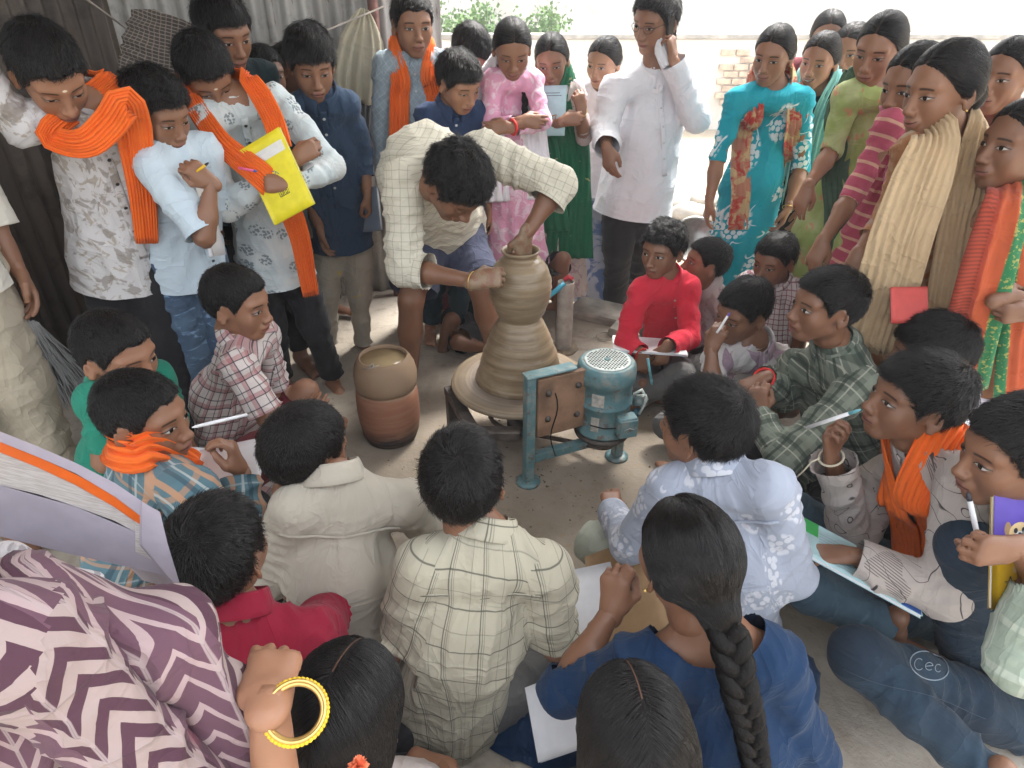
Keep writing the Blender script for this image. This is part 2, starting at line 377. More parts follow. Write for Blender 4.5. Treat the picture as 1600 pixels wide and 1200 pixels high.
def f_hair(P, st):
    Q = P.copy(); Q[:, 0] = np.abs(Q[:, 0]); Y = P[:, 1]; Z = P[:, 2]
    if st in ('g', 'gp'):
        d = ell(Q, (0, -.015, .030), (.0762, .0955, .0900)); d = smin(d, ell(Q, (0, .0125, .031), (.0645, .0705, .0725)), .02)
        d = d + .003 * np.exp(-(P[:, 0] / .005) ** 2) * (Z > .05) - .0014 * vnoise(np.stack([P[:, 0] * 50, P[:, 1] * 14, P[:, 2] * 50], 1), 3)
        d = smax(d, hairline(Y, 0, True) - Z, .008)
        if st == 'g': d = smin(d, ell(P, (0, -.105, -.030), (.030, .026, .034)), .03)
        if False: pass
        if st == 'gp': d = smin(d, ell(P, (0, -.118, .02), (.022, .022, .022)), .02)
        d = smin(d, smax(ell(Q, (.064, -.030, .005), (.017, .036, .030)), Q[:, 0] * 0 + (-.0), .004) + .002, .014)
        return d
    if st == 'gl':      # loose long hair, seen from above/behind
        d = ell(Q, (0, -.016, .031), (.084, .104, .098)); d = smin(d, cap(P, (0, -.06, -.02), (0, -.075, -.20), .082, .06, V(0, 1, 0), .6), .05)
        d = smax(d, hairline(Y, 0, True) - Z - np.where(Y < -.0, .25, 0), .01); return d
    top, side, drop = {'a': (.011, .004, .0), 'b': (.015, .005, .010), 'c': (.010, .004, -.002), 'd': (.018, .008, .018), 'k': (.018, .009, .004), 'm': (.014, .007, -.006)}[st]
    d = ell(Q, (0, -.016, .028 + top * .35), (.072 + side + top * .25, .092 + top * .45 + side * .3, .086 + top * .65))
    d = smin(d, ell(Q, (0, .016, .036), (.062 + side, .068 + top * .62, .068 + top * .6)), .018)
    n = vnoise(np.stack([P[:, 0] * 70, P[:, 1] * 45, P[:, 2] * 60], 1), 3) + .5 * vnoise(P * 130, 5) + .9 * vnoise(P * 22, 8)
    amp = {'k': .0055, 'b': .0022, 'd': .0022}.get(st, .0016); d = d - n * amp
    hl = hairline(Y, drop) + n * .0045
    d = smax(d, hl - Z, .014)
    return d
FINGERS = dict(
    relax=([25, 32, 38, 42], .55, .35), open=([8, 10, 12, 16], .15, .0), grip=([62, 66, 70, 72], .95, .8), fist=([78, 80, 82, 84], 1.15, 1.0), pinch=([48, 55, 66, 74], .8, .75), point=([12, 60, 70, 75], .6, .7), spread=([12, 10, 14, 20], .25, -.1))
def f_hand_prims(pose):
    curl, k2, th = FINGERS[pose]; pr = []
    for i, (bx, by, L, r) in enumerate(((.0255, .078, .062, .0082), (.0085, .082, .069, .0086), (-.0090, .079, .064, .0081), (-.0255, .071, .050, .0072))):
        a = math.radians(curl[i]); p = V(bx, by, 0); sp = (bx * 3.0) * (1.6 if pose in ('open', 'spread') else .5)
        ang = a * .75; r0 = r
        for s, fr in enumerate((.45, .30, .25)):
            q = p + V(math.sin(sp) * L * fr * math.cos(ang), L * fr * math.cos(ang), -L * fr * math.sin(ang)); pr.append((p, q, r0, r0 * .93, None, 1)); p = q; r0 *= .93
            ang += a * (1.0 if s == 0 else .8) * (.5 + .5 * k2)
    b = V(.022, .018, -.006); m = V(.040, .042, -.014 - .012 * max(th, 0)); e = V(.046 - .018 * th, .068, -.018 - .022 * max(th, 0)); g = V(.050 - .042 * th, .088 - .004 * th, -.020 - .030 * max(th, 0))
    palm = [(V(.002, -.005, 0), V(.012, .070, 0), .0215, .021, V(0, 0, 1), .62), (V(-.002, -.005, 0), V(-.016, .066, 0), .0205, .020, V(0, 0, 1), .62), (b, V(.024, .050, -.006), .0145, .012, None, 1)]
    th_ = [(b, m, .0145, .0118, None, 1), (m, e, .0115, .0100, None, 1), (e, g, .0098, .0080, None, 1)]
    wr = [(V(0, -.018, 0), V(0, .01, 0), .0205, .0205, V(0, 0, 1), .80)]
    return palm, pr, th_, wr
def f_hand(P, prims):
    palm, fg, th, wr = prims; d = None
    for a, b, ra, rb, fl, k in palm: e = cap(P, a, b, ra, rb, fl, k); d = e if d is None else smin(d, e, .012)
    for a, b, ra, rb, fl, k in wr: d = smin(d, cap(P, a, b, ra, rb, fl, k), .02)
    F = None
    for i in range(0, len(fg), 3):
        e = None
        for a, b, ra, rb, fl, k in fg[i:i + 3]: c = cap(P, a, b, ra, rb); e = c if e is None else smin(e, c, .002)
        d = smin(d, e, .0045) if F is None else np.minimum(smin(d, e, .0045), d); F = 1
    t = None
    for a, b, ra, rb, fl, k in th: c = cap(P, a, b, ra, rb); t = c if t is None else smin(t, c, .004)
    return smin(d, t, .007)
def f_foot(P):
    d = cap(P, (0, -.035, -.045), (0, .06, -.052), .026, .026); d = smin(d, cap(P, (.0, .05, -.056), (.002, .125, -.060), .030, .034, V(0, 0, 1), .5), .03)
    d = smin(d, cap(P, (0, -.01, .05), (0, -.012, -.03), .030, .032), .03)
    for i, (x, L, r) in enumerate(((.024, .052, .0125), (.005, .048, .009), (-.009, .042, .0085), (-.021, .034, .008), (-.031, .024, .0078))):
        d = smin(d, cap(P, (x * .9, .115 - i * .006, -.063), (x * 1.12, .125 + L * .62 - i * .007, -.066), r, r * .95), .005)
    return d
def f_shoe(P):
    d = cap(P, (0, -.04, -.05), (0, .12, -.052), .036, .036, V(0, 0, 1), .8); d = smin(d, cap(P, (0, -.01, .03), (0, -.012, -.03), .038, .036), .04)
    return smax(d, -(P[:, 2] + .083), .006)
HEADS = {}; HANDS = {}; HAIRS = {}; STR = {}
def get_head(kind, h):
    k = (kind, h)
    if k not in HEADS:
        def wp(Q): Q = Q.copy(); Q[:, 1] = np.where(Q[:, 1] < .03, .03 + (Q[:, 1] - .03) * 2.2, Q[:, 1]); return Q      # coarser towards the back of the skull
        v, q = nets(lambda Q: f_head(wp(Q), kind) * .6, (-.10, -.05, -.12), (.10, .13, .13), h, 1.5); HEADS[k] = (wp(v), q)
    return HEADS[k]
def get_hand(pose, h=.0042):
    k = (pose, h)
    if k not in HANDS: pr = f_hand_prims(pose); HANDS[k] = nets(lambda P: f_hand(P, pr), (-.06, -.065, -.10), (.08, .17, .04), h, 1.3)
    return HANDS[k]
def get_foot(h=.006, shoe=False):
    k = ('foot', h, shoe)
    if k not in HANDS: HANDS[k] = nets(f_shoe if shoe else f_foot, (-.06, -.09, -.10), (.06, .19, .07), h)
    return HANDS[k]
def sdgrad(f, P, e=.002):
    g = np.stack([f(P + V(e, 0, 0)) - f(P - V(e, 0, 0)), f(P + V(0, e, 0)) - f(P - V(0, e, 0)), f(P + V(0, 0, e)) - f(P - V(0, 0, e))], 1)
    return g / (np.linalg.norm(g, axis=1, keepdims=True) + 1e-9)
def get_hair(st, dens):
    """cap mesh (shared) and strand curves (shared) in head space"""
    if st not in HAIRS:
        hh = .0045
        v, q = nets(lambda P: f_hair(P, st), (-.12, -.15, -.26), (.12, .12, .17), hh, 1.4); me = mkmesh('hair', v, q, M['hairg'] if st[0] == 'g' else M['hair']); HAIRS[st] = (me, v, q)
    k = (st, dens)
    if k not in STR and dens:
        me, v, q = HAIRS[st]; r = np.random.RandomState(5); f = lambda P: f_hair(P, st)
        c = v[q].mean(1); a, b, cc, dd = (v[q[:, i]] for i in range(4)); N = np.cross(cc - a, dd - b); N /= np.linalg.norm(N, axis=1, keepdims=True) + 1e-9
        ok = (ell(np.abs(c) * np.array([1, 0, 0]) + c * np.array([0, 1, 1]), (0, -.014, .028), (.072, .091, .086)) > .001) & (N[:, 2] > -.75)
        c = c[ok]; i = r.randint(0, len(c), dens); p = c[i] + r.normal(0, .0015, (dens, 3))
        fem = st in ('g', 'gp', 'gl'); n = 7 if fem else 6
        L = (r.uniform(.05, .11, dens) if fem else r.uniform(.6, 1, dens) * {'a': .030, 'b': .040, 'c': .015, 'd': .046, 'k': .034, 'm': .032}[st])
        g = sdgrad(f, p); pts = [p - g * .001]; rnd = r.normal(0, 1, (dens, 3)); side = vnoise(p * 45, 9)[:, None]
        for s in range(1, n):
            p0 = pts[-1]; g = sdgrad(f, p0)
            if st == 'g': t = V(0, -.125, -.045) - p0; t = t + np.stack([np.sign(p0[:, 0]) * np.clip(p0[:, 1] + .02, 0, 1) * 1.2, 0 * p0[:, 0], 0 * p0[:, 0]], 1)
            elif st == 'gp': t = V(0, -.13, .02) - p0
            elif st == 'gl': t = np.stack([np.sign(p0[:, 0]) * .6 * (p0[:, 2] > .05) + .05 * np.sign(p0[:, 0]), -.25 + 0 * p0[:, 0], -1 + 0 * p0[:, 0]], 1)
            else:
                wh = V(.012, -.062, .105); t = p0 - wh; t = t / (np.linalg.norm(t, axis=1, keepdims=True) + 1e-6)
                swirl = np.cross(t, g) * .35; t = t + swirl + V(.10, .35, -.12) * (p0[:, 2:3] > -.01)
                t = t + (rnd * (.60 if st == 'k' else .27)) + np.cross(t, g) * side * (.9 if st == 'k' else .4)
            t = t - g * (t * g).sum(1, keepdims=True); t = t / (np.linalg.norm(t, axis=1, keepdims=True) + 1e-6)
            lift = (.02 if fem else .20) + (rnd[:, :1] * (.02 if fem else .15))
            if fem: t = t + rnd * .035
            q2 = p0 + (t + g * lift) * (L / n)[:, None]
            if fem: dd2 = f(q2)[:, None]; q2 = q2 - g * (dd2 - .0012 - np.abs(rnd[:, 1:2]) * .0009)
            pts.append(q2)
        PT = np.stack(pts, 1).astype(np.float32); hc = bpy.data.hair_curves.new('hair_strands'); hc.add_curves([n] * dens)
        hc.attributes['position'].data.foreach_set('vector', PT.reshape(-1)); ra = hc.attributes.new('radius', 'FLOAT', 'POINT')
        rad = np.tile(np.interp(np.arange(n), [0, n * .6, n - 1], [1, .8, .15]), dens) * (.00038 if fem else .00042); ra.data.foreach_set('value', rad.astype(np.float32))
        hc.materials.append(M['hairs']); STR[k] = hc
    return HAIRS[st][0], STR.get(k)
# ---------------------------------------------------------------- people
CAMP = V(0, 0, CAM_H); Z3 = V(0, 0, 1)
def ik(a, c, l1, l2, pole):
    d = c - a; L = np.linalg.norm(d); n = d / L
    if L > (l1 + l2) * .985: k = L / ((l1 + l2) * .985); l1 *= k; l2 *= k
    x = (l1 * l1 - l2 * l2 + L * L) / (2 * L); h = math.sqrt(max(l1 * l1 - x * x, 0)); p = pole - n * pole.dot(n); return a + n * x + nrm(p) * h
def rotm(yaw, pitch, roll):
    """head axes as columns: x = person's right, y = forward, z = up.  yaw 0 faces the camera (-Y), 90 faces +X"""
    a = math.radians(yaw); F = V(math.sin(a), -math.cos(a), 0); R = V(-math.cos(a), -math.sin(a), 0); U = Z3
    p = math.radians(pitch); F2 = F * math.cos(p) - U * math.sin(p); U2 = U * math.cos(p) + F * math.sin(p)
    r = math.radians(roll); R3 = R * math.cos(r) - U2 * math.sin(r); U3 = U2 * math.cos(r) + R * math.sin(r)
    return np.stack([R3, F2, U3], 1)
def seg_t(P, a, b):
    ab = b - a; return ((P - a) @ ab) / (ab.dot(ab) + 1e-12)
class Person: pass
def sdf_of(prims, k=.03):
    def f(P):
        d = None
        for a, b, ra, rb, fl, fk, kk in prims:
            e = cap(P, a, b, ra, rb, fl, fk); d = e if d is None else smin(d, e, kk)
        return d
    return f
def bounds(prims, m=.03):
    A = np.array([p[0] for p in prims] + [p[1] for p in prims]); r = max(max(p[2], p[3]) for p in prims) + m; return A.min(0) - r, A.max(0) + r
def cloth_mesh(prims, bones, h, cuts, neck=None, wr=.0045, extra=None, FL=0.0, seed=0, hemrag=.004, tor=None):
    """bones: (a,b,R,refvec) used for cuv; cuts: (bone index, t) remove beyond; neck: (centre, radius, axis)"""
    f = sdf_of(prims); lo, hi = bounds(prims)
    g = (lambda P: extra(P, f(P))) if extra else f
    v, q = nets(g, lo, hi, h, 1.15)
    if len(v) == 0: raise RuntimeError('empty cloth')
    D = np.stack([cap(v, b[0], b[1], 0, 0) - b[2] * .9 for b in bones], 1); bi = D.argmin(1); srt = np.sort(D, 1)
    edge = np.clip((srt[:, 1] - srt[:, 0]) / .035, 0, 1) if D.shape[1] > 1 else np.ones(len(v))
    T = np.stack([seg_t(v, b[0], b[1]) for b in bones], 1); CU = np.zeros((len(v), len(bones), 3))
    for i, bb in enumerate(bones):
        a, b, R, ref = bb[:4]; v0 = bb[4] if len(bb) > 4 else 0; w = v - a; ax = nrm(b - a)
        if i == 0 and tor is not None:
            Lt, Ft = tor; vw = a - CAMP; th = round(math.atan2(-vw @ Lt, -vw @ Ft) / (math.pi / 4)) * math.pi / 4; Lt, Ft = Lt * math.cos(th) - Ft * math.sin(th), Ft * math.cos(th) + Lt * math.sin(th); x = w @ Lt; CU[:, i, 0] = x + np.tanh(x / .07) * np.clip(.11 - np.abs(w @ Ft), 0, 1) * .7
        else:
            r1 = nrm(ref - ax * ref.dot(ax)); r2 = np.cross(ax, r1); x = w @ r2; CU[:, i, 0] = x * (1 + .3 * np.clip(np.abs(x) / R, 0, 1.2) ** 2)
        CU[:, i, 0] += (i > 0) * i * 3.17; CU[:, i, 1] = w @ ax + v0; CU[:, i, 2] = i
    cuv = CU[np.arange(len(v)), bi]
    N = vnormals(v, q)
    c2 = cuv * np.array([1, 1, 0]); so_ = seed * 7.7
    n1 = vnoise(np.stack([cuv[:, 0] * 22, cuv[:, 1] * 8 + cuv[:, 0] * 6, cuv[:, 2] * 9 + so_], 1), 1); n2 = vnoise(np.stack([cuv[:, 0] * 7, cuv[:, 1] * 26 + cuv[:, 0] * 9, cuv[:, 2] * 9 + so_], 1), 2)
    n3 = vnoise(v * 9 + so_, 3)
    arm = (bi > 0)
    disp = wr * np.where(arm, .4 * n1 + 1.5 * (.9 - 2 * np.sqrt(np.abs(n2) + .01)), 1.3 * (.9 - 2 * np.sqrt(np.abs(n1) + .01)) + .5 * n2) + wr * 1.3 * n3 + wr * .2
    disp = disp * (.25 + .75 * edge); v = v + N * disp[:, None]
    v[:, 2] = np.maximum(v[:, 2], FL + .006 + .003 * n3)
    beyond = np.zeros(len(v), bool)
    for (i, t) in cuts:
        a, b = bones[i][0], bones[i][1]; m = (bi == i) & (T[:, i] > t); beyond |= m
    nb_ = np.zeros(len(v), bool)
    if neck is not None:
        cN, rN = neck[0], neck[1]; dn = np.linalg.norm(v - cN, axis=1); nb_ = dn < rN
    rem = beyond | nb_; kf = ~rem[q].all(1)
    bd = np.zeros(len(v), bool); bd[q[kf].reshape(-1)] = True; bd &= rem
    for (i, t) in cuts:
        a, b = bones[i][0], bones[i][1]; m = bd & (bi == i) & (T[:, i] > t) & ~nb_
        hem = hemrag * np.sin(cuv[m, 0] * 40) if hemrag else 0
        v[m] = v[m] - ((T[m, i] - t)[:, None]) * (b - a)
    if neck is not None:
        m = bd & nb_; w = v[m] - cN; v[m] = cN + w / (np.linalg.norm(w, axis=1, keepdims=True) + 1e-9) * rN
    fb = np.sort(bi[q], 1)[:, 1]
    cu = CU[q, fb[:, None]]                               # per-corner coordinates, one bone per face
    cu = cu[kf]; v, q, _ = compact(v, q, kf)
    return v, q, cu.reshape(-1, 3)
def ribbon(path, normals, width, folds=4, amp=.006, th=.004, taper=None, mat=None, name='scarf', parent=None, seed=0, sub=4, flare=0.0):
    """cloth band swept along path; normals point away from the body; folds ripple across its width"""
    path = np.array(path, float); normals = np.array(normals, float); n0 = len(path); t0 = np.arange(n0); t1 = np.linspace(0, n0 - 1, (n0 - 1) * sub + 1)
    def cr(A):
        out = []
        for t in t1:
            i = min(int(t), n0 - 2); f = t - i; p0, p1, p2, p3 = A[max(i - 1, 0)], A[i], A[i + 1], A[min(i + 2, n0 - 1)]
            out.append(.5 * ((2 * p1) + (-p0 + p2) * f + (2 * p0 - 5 * p1 + 4 * p2 - p3) * f * f + (-p0 + 3 * p1 - 3 * p2 + p3) * f ** 3))
        return np.array(out)
    Pp = cr(path); Nn = cr(normals); W_ = np.interp(t1, t0, width if hasattr(width, '__len__') else [width] * n0)
    m = folds * 5 + 1; S = np.linspace(-1, 1, m); v = []; cu = []; al = 0
    for i, p in enumerate(Pp):
        t = nrm(Pp[min(i + 1, len(Pp) - 1)] - Pp[max(i - 1, 0)]); n = nrm(Nn[i] - t * Nn[i].dot(t)); b = np.cross(t, n)
        if i: al += np.linalg.norm(p - Pp[i - 1])
        ph = S * folds * math.pi + .8 * np.sin(al * 9 + seed) + vnoise(np.stack([S * 2 + seed, S * 0 + al * 5, S * 0], 1), 4) * 2.6 + 2.0 * vnoise(np.stack([S * 1.1 + seed, S * 0 + al * 2.2, S * 0 + 7], 1), 11)
        md_ = .35 + .65 * (.5 + .5 * vnoise(np.stack([S * 2.2, S * 0 + al * 6, S * 0 + seed + 3], 1), 12)); hgt = amp * (1.1 + np.cos(ph) * 1.25 * md_ + .35 * np.cos(ph * 2.3 + al * 8)) + amp * .8 * vnoise(np.stack([S * 3, S * 0 + al * 14, S * 0 + seed], 1), 6); w = W_[i] / 2
        for s in range(m): v.append(p + b * S[s] * w + n * (hgt[s] * (1 - .5 * abs(S[s]) ** 3))); cu.append((S[s] * w, al + seed * .3, 9 + seed))
        for s in range(m): v.append(p + b * S[s] * w + n * (hgt[s] * (1 - .5 * abs(S[s]) ** 3) - th)); cu.append((S[s] * w, al + seed * .3, 9 + seed))
    f = []; k = 2 * m
    for i in range(len(Pp) - 1):
        for s in range(m - 1):
            a = i * k + s; f.append((a, a + 1, a + k + 1, a + k)); a2 = a + m; f.append((a2 + 1, a2, a2 + k, a2 + k + 1))
        f.append((i * k, i * k + k, i * k + k + m, i * k + m)); f.append((i * k + m - 1, i * k + 2 * m - 1, i * k + k + 2 * m - 1, i * k + k + m - 1))
    for s in range(m - 1): f.append((s + 1, s, m + s, m + s + 1)); e = (len(Pp) - 1) * k + s; f.append((e, e + 1, e + m + 1, e + m))
    return obj(name, v, np.array(f), mat, parent, True, {'cuv': np.array(cu)})
PEOPLE = []; JOBS = []; NSEED = [0]
def person(label, head, H=1.4, yaw=0, hyaw=None, hp=10, hroll=0, pose='stand', kind='b', hair='a', tone=.35, hs=1.0, top=None, bottom=None, J_=None, hands=None,
           lean=.16, eo=.8, gz=0.0, tk=0.0, group='children watching the pottery demonstration', dens=1500, hres=.0042, bres=.017, cres=.011, feet=True, fat=1.0, shoe=None, hunch=.05, shrug=0, gnd=0.0, smile=None):
    P = Person(); NSEED[0] += 1; P.seed = NSEED[0]; J_ = J_ or {}; hands = hands or {}
    hc = J(head); hyaw = yaw if hyaw is None else hyaw; Mh = rotm(hyaw, hp, hroll); s = hs * (H / 1.45) ** .35
    a = math.radians(yaw); F = V(math.sin(a), -math.cos(a), 0); L = V(math.cos(a), math.sin(a), 0); g = H / 1.45
    skull = hc + Mh @ (V(0, -.022, -.055) * s)
    jj = {k: J(v) for k, v in J_.items()}
    nb = jj.get('nb'); pel = jj.get('pel')
    if nb is None:
        nb = skull - Z3 * .052 * s - F * .022 * s
        if pel is not None: nb = skull + nrm(pel - skull) * .055 * s
    if pel is None:
        if pose == 'stand': pel = V(nb[0], nb[1], max(.50 + gnd, nb[2] - .305 * H)) - F * .01
        else: pel = V(nb[0], nb[1], .10 * g) - F * lean * (nb[2] - .1)
    mid = jj.get('chest'); U = nrm(nb - pel)
    if mid is None: mid = pel * .45 + nb * .55 - F * hunch * g
    U2 = nrm(nb - mid); Lp = nrm(L - U2 * L.dot(U2)); Fp = np.cross(U2, Lp) * -1
    if Fp.dot(F) < 0: Fp = -Fp
    sw = .112 * g * (1.12 if kind == 'm' else (1.0 if kind == 'g' else 1.04)); scn = nb - U2 * (.045 - shrug) * g
    ls = jj.get('ls'); rs = jj.get('rs')
    if ls is None: ls = scn + Lp * sw
    if rs is None: rs = scn - Lp * sw
    if 'ls' in jj or 'rs' in jj: Lp = nrm(ls - rs); Fp = nrm(np.cross(U2, Lp) * -1); Fp = Fp if Fp.dot(F) > 0 else -Fp
    l1, l2 = .178 * H, .150 * H; E = {}
    for sd, sh, sg in (('l', ls, 1), ('r', rs, -1)):
        e = jj.get(sd + 'e'); w = jj.get(sd + 'w')
        if w is None and e is None: e = sh - Z3 * l1 * .97 + L * sg * .04 * g - F * .03; w = e - Z3 * l2 * .93 + F * .06 * g + L * sg * .0
        elif w is None: w = e + nrm(F * .6 - Z3 * .8) * l2
        elif e is None: e = ik(sh, w, l1, l2, J_.get('pole' + sd, -Z3 + L * sg * .6 - F * .3))
        E[sd] = (sh, e, w)
    lg = {}
    for sd, sg in (('l', 1), ('r', -1)):
        hip = pel + L * sg * .058 * g - U * .02
        k = jj.get(sd + 'k'); an = jj.get(sd + 'a')
        if pose == 'stand':
            if an is None: an = V(hip[0], hip[1], .085 + gnd) + L * sg * .015 + F * .03 * sg
            if k is None: k = hip * .48 + an * .52 + F * .015
        else:
            if k is None: k = pel + F * .20 * g + L * sg * .235 * g; k[2] = .11 * g
            if an is None: an = pel + F * (.27 + .03 * sg) * g - L * sg * .07 * g; an[2] = .075
        lg[sd] = (hip, k, an)
    rr_ = np.random.RandomState(P.seed * 13 + 5); P.hv = 1 + rr_.uniform(-1, 1, 3) * np.array([.045, .02, .035]); P.kj = rr_.uniform(-.07, .05); P.kn = rr_.uniform(-.0015, .003)
    P.__dict__.update(hc=hc, Mh=Mh, s=s, nb=nb, pel=pel, mid=mid, U=U2, F=Fp, L=Lp, F0=F, L0=L, arms=E, legs=lg, g=g, H=H, skull=skull, kind=kind)
    back = nrm((pel + nb) / 2 - CAMP)                       # seam of the garment wrap faces away
    # ---- bodies
    r = g * fat; nr = (.052 if kind == 'm' else (.040 if kind == 'g' else .043)) * s
    bp = [(skull, nb, nr, nr * 1.06, None, 1, .02), (nb, mid, .050 * g, .092 * r, Fp, .62, .04), (mid, pel, (.092 if kind != 'g' else .080) * r, (.095 if kind != 'g' else .084) * r, Fp, .62, .04), (ls, rs, .040 * g, .040 * g, None, 1, .05),
          (nb + U2 * .01, ls * .8 + nb * .2, .028 * g, .030 * g, None, 1, .03), (nb + U2 * .01, rs * .8 + nb * .2, .028 * g, .030 * g, None, 1, .03)]
    for sd in 'lr':
        sh, e, w = E[sd]; bp += [(sh, e, .038 * g, .031 * g, None, 1, .02), (e, e * .65 + w * .35, .031 * g, .032 * g, None, 1, .02), (e * .65 + w * .35, w, .031 * g, .0215 * g, None, 1, .02)]
        hp_, k, an = lg[sd]; lf = 1.0 if (bottom or {}).get('kind') == 'shorts' else .8; bp += [(hp_, k, .066 * g * lf, .047 * g * lf, None, 1, .03), (k, k * .65 + an * .35, .045 * g * lf, .047 * g * lf, None, 1, .02), (k * .65 + an * .35, an, .045 * g * lf, .029 * g, None, 1, .02)]
    def job():
        lo, hi = bounds(bp, .01); fb = sdf_of(bp)
        v, q = nets(fb, lo, hi, bres, 1.15); V_ = [v]; Q_ = [q]; HL = [np.tile([0, 0, -9.], (len(v), 1))]; n = len(v)
        vh, qh = get_head(kind, hres); vd = vh * P.hv; vd[:, 0] *= 1 + P.kj * np.clip((-vh[:, 2] - .01) / .08, 0, 1) * (vh[:, 1] > -.0) ; vd[:, 1] += P.kn * np.exp(-(vh[:, 0] / .013) ** 2 - ((vh[:, 2] + .024) / .02) ** 2) * (vh[:, 1] > .07); x = hc + (vd * s) @ Mh.T; V_.append(x); Q_.append(qh + n); HL.append(vh * np.array([1, 1, 1])); n += len(x)
        P.grip = {}
        for sd, sg in (('l', 1), ('r', -1)):
            sh, e, w = E[sd]; hd = hands.get(sd)
            fa = nrm(w - e)
            if hd == 0: continue
            po, dors, dr = hd if hd else ('relax', None, None)
            Y = nrm(dr) if dr is not None else fa; Dz = nrm(dors) if dors is not None else L * sg; Dz = nrm(Dz - Y * Dz.dot(Y)); Xx = np.cross(Y, Dz)
            hv, hq = get_hand(po, .0050 if nb[1] < 2.4 else .0070); hsz = .88 * g ** .7 * (1.05 if kind == 'm' else 1); A = np.stack([Xx, Y, Dz], 1)
            hv2 = hv.copy()
            if sg < 0: hv2 = hv2 * np.array([-1, 1, 1]); hq = hq[:, ::-1]
            x = w + (hv2 * hsz) @ A.T; V_.append(x); Q_.append(hq + n); HL.append(np.tile([0, 0, -7. if kind == 'm' and pose == 'stand' and bottom.get('kind') == 'shorts' else -9.], (len(x), 1))); n += len(x); P.grip[sd] = (w + Y * .075 * hsz - Dz * .022 * hsz, Xx * sg, Y, Dz)
        if feet:
            for sd in 'lr':
                hp_, k, an = lg[sd]; kk = nrm(k - an)
                if pose == 'stand': fd = F * .9 + L * (.25 if sd == 'l' else -.25); up = Z3
                else: fd = nrm(an - k) + F * .2; fd[2] = 0; up = Z3
                if sd + 'f' in J_: fd = V(*J_[sd + 'f'])
                Y = nrm(fd); Y = nrm(Y - up * Y.dot(up)); Xx = np.cross(Y, up); fv, fq = get_foot(.0065 if feet == 2 else .011, bool(shoe)); A = np.stack([Xx, Y, up], 1)
                if sd == 'l': fv = fv * np.array([1, 1, 1])
                else: fv = fv * np.array([-1, 1, 1]); fq = fq[:, ::-1]
                x = an + (fv * .92 * g) @ A.T; V_.append(x); Q_.append(fq + n); HL.append(np.tile([0, 0, -9.], (len(x), 1))); n += len(x)
        vv = np.concatenate(V_); P.body = (vv, np.concatenate(Q_), np.concatenate(HL))
        # ---- top
        tp = dict(kind='shirt', sleeve=('u', .8), hem=.10, mat='white', ease=.97, wr=.0058, collar=True); tp.update(top or {}); P.tp = tp; ea = tp['ease']; bones = []; pr = []
        D = nrm(pel - mid) if pose == 'stand' else nrm(nrm(pel - mid) * .6 - Z3 * .4)
        if tp['kind'] == 'kurta': D = nrm(nrm(pel - mid) * .35 - Z3)
        hemp = pel + D * tp['hem']
        tR = .128 * r * ea
        wr_ = (.104 if kind == 'g' else .122) * r * ea
        pr += [(nb - U2 * .040 * g, mid, .084 * g * ea, .124 * r * ea, Fp, .70, .03), (mid, pel, .124 * r * ea, wr_ if tp['kind'] == 'kurta' else .130 * r * ea, F if kind != 'm' else F, .76 if kind != 'm' else .9, .04), (ls, rs, .050 * g, .050 * g, None, 1, .04),
               (nb - U2 * .012 * g, ls * .85 + nb * .15, .042 * g, .045 * g, None, 1, .03), (nb - U2 * .012 * g, rs * .85 + nb * .15, .042 * g, .045 * g, None, 1, .03)]
        fl = tp.get('flare', .10 if tp['kind'] == 'kurta' else .012)
        ext = hemp + D * .04
        pr.append((pel, ext, (.135 if tp['kind'] == 'kurta' else .132) * r * ea, (.135 + fl) * r * ea, F, .8 if tp['kind'] == 'kurta' else .78, .04))
        P.torso_prims = list(pr)
        U3 = nrm(nb - pel); Lx = np.linalg.norm(nb - pel)
        bones.append((nb, ext, .125 * g, back if False else -P.refv if hasattr(P, 'refv') else back))
        cuts = [(0, np.clip(seg_t(hemp[None], nb, ext)[0], 0, 1))]
        skv = tp['sleeve']
        for sd in 'lr':
            sh, e, w = E[sd]; bi = len(bones)
            ru = tp.get('sr', .046 if kind != 'g' else .041) * g
            if skv[0] == 'u':
                pr.append((sh, sh + (e - sh) * min(1.1, skv[1] + .25), ru, ru * 1.0, None, 1, .025)); bones.append((sh, e, ru, back, .3)); cuts.append((bi, skv[1]))
            elif skv[0] == 'f':
                pr.append((sh, e, ru, ru * .88, None, 1, .025)); ee = e + (w - e) * min(1.2, skv[1] + .2); pr.append((e, ee, ru * .88, ru * .78 if kind != 'm' else ru * .85, None, 1, .02))
                bones.append((sh, e, ru, back, .3)); bones.append((e, w, ru * .8, back, .3 + l1)); cuts.append((bi + 1, skv[1]))
        ncr = tp.get('neck', .047 if kind != 'g' else .070) * s; nkc = nb + U2 * .026 * g + Fp * (.003 if kind != 'g' else .018)
        ex = None
        if tp['kind'] == 'kurta':
            def ex(Q, d):
                t = np.clip(seg_t(Q, pel, ext), 0, 1); w = Q - pel; th_ = np.arctan2(w @ L, w @ F); return d + t * (.012 * np.sin(th_ * 9 + 2 * np.sin(th_ * 2 + P.seed)) + .006 * np.sin(th_ * 17 + P.seed))
        P.top = cloth_mesh(pr, bones, tp.get('res', cres), cuts, (nkc, ncr), tp['wr'], ex, seed=P.seed, tor=(Lp, Fp), FL=gnd)
        P.tdf = sdf_of(P.torso_prims); P.adf = sdf_of(pr)
        # ---- bottom
        bt = dict(kind='trousers', mat='black', ease=1.0, cut=.93); bt.update(bottom or {}); P.bt = bt
        if bt['kind'] == 'none': P.bot = None; return
        pr = []; bones = []; cuts = []; e_ = bt['ease']
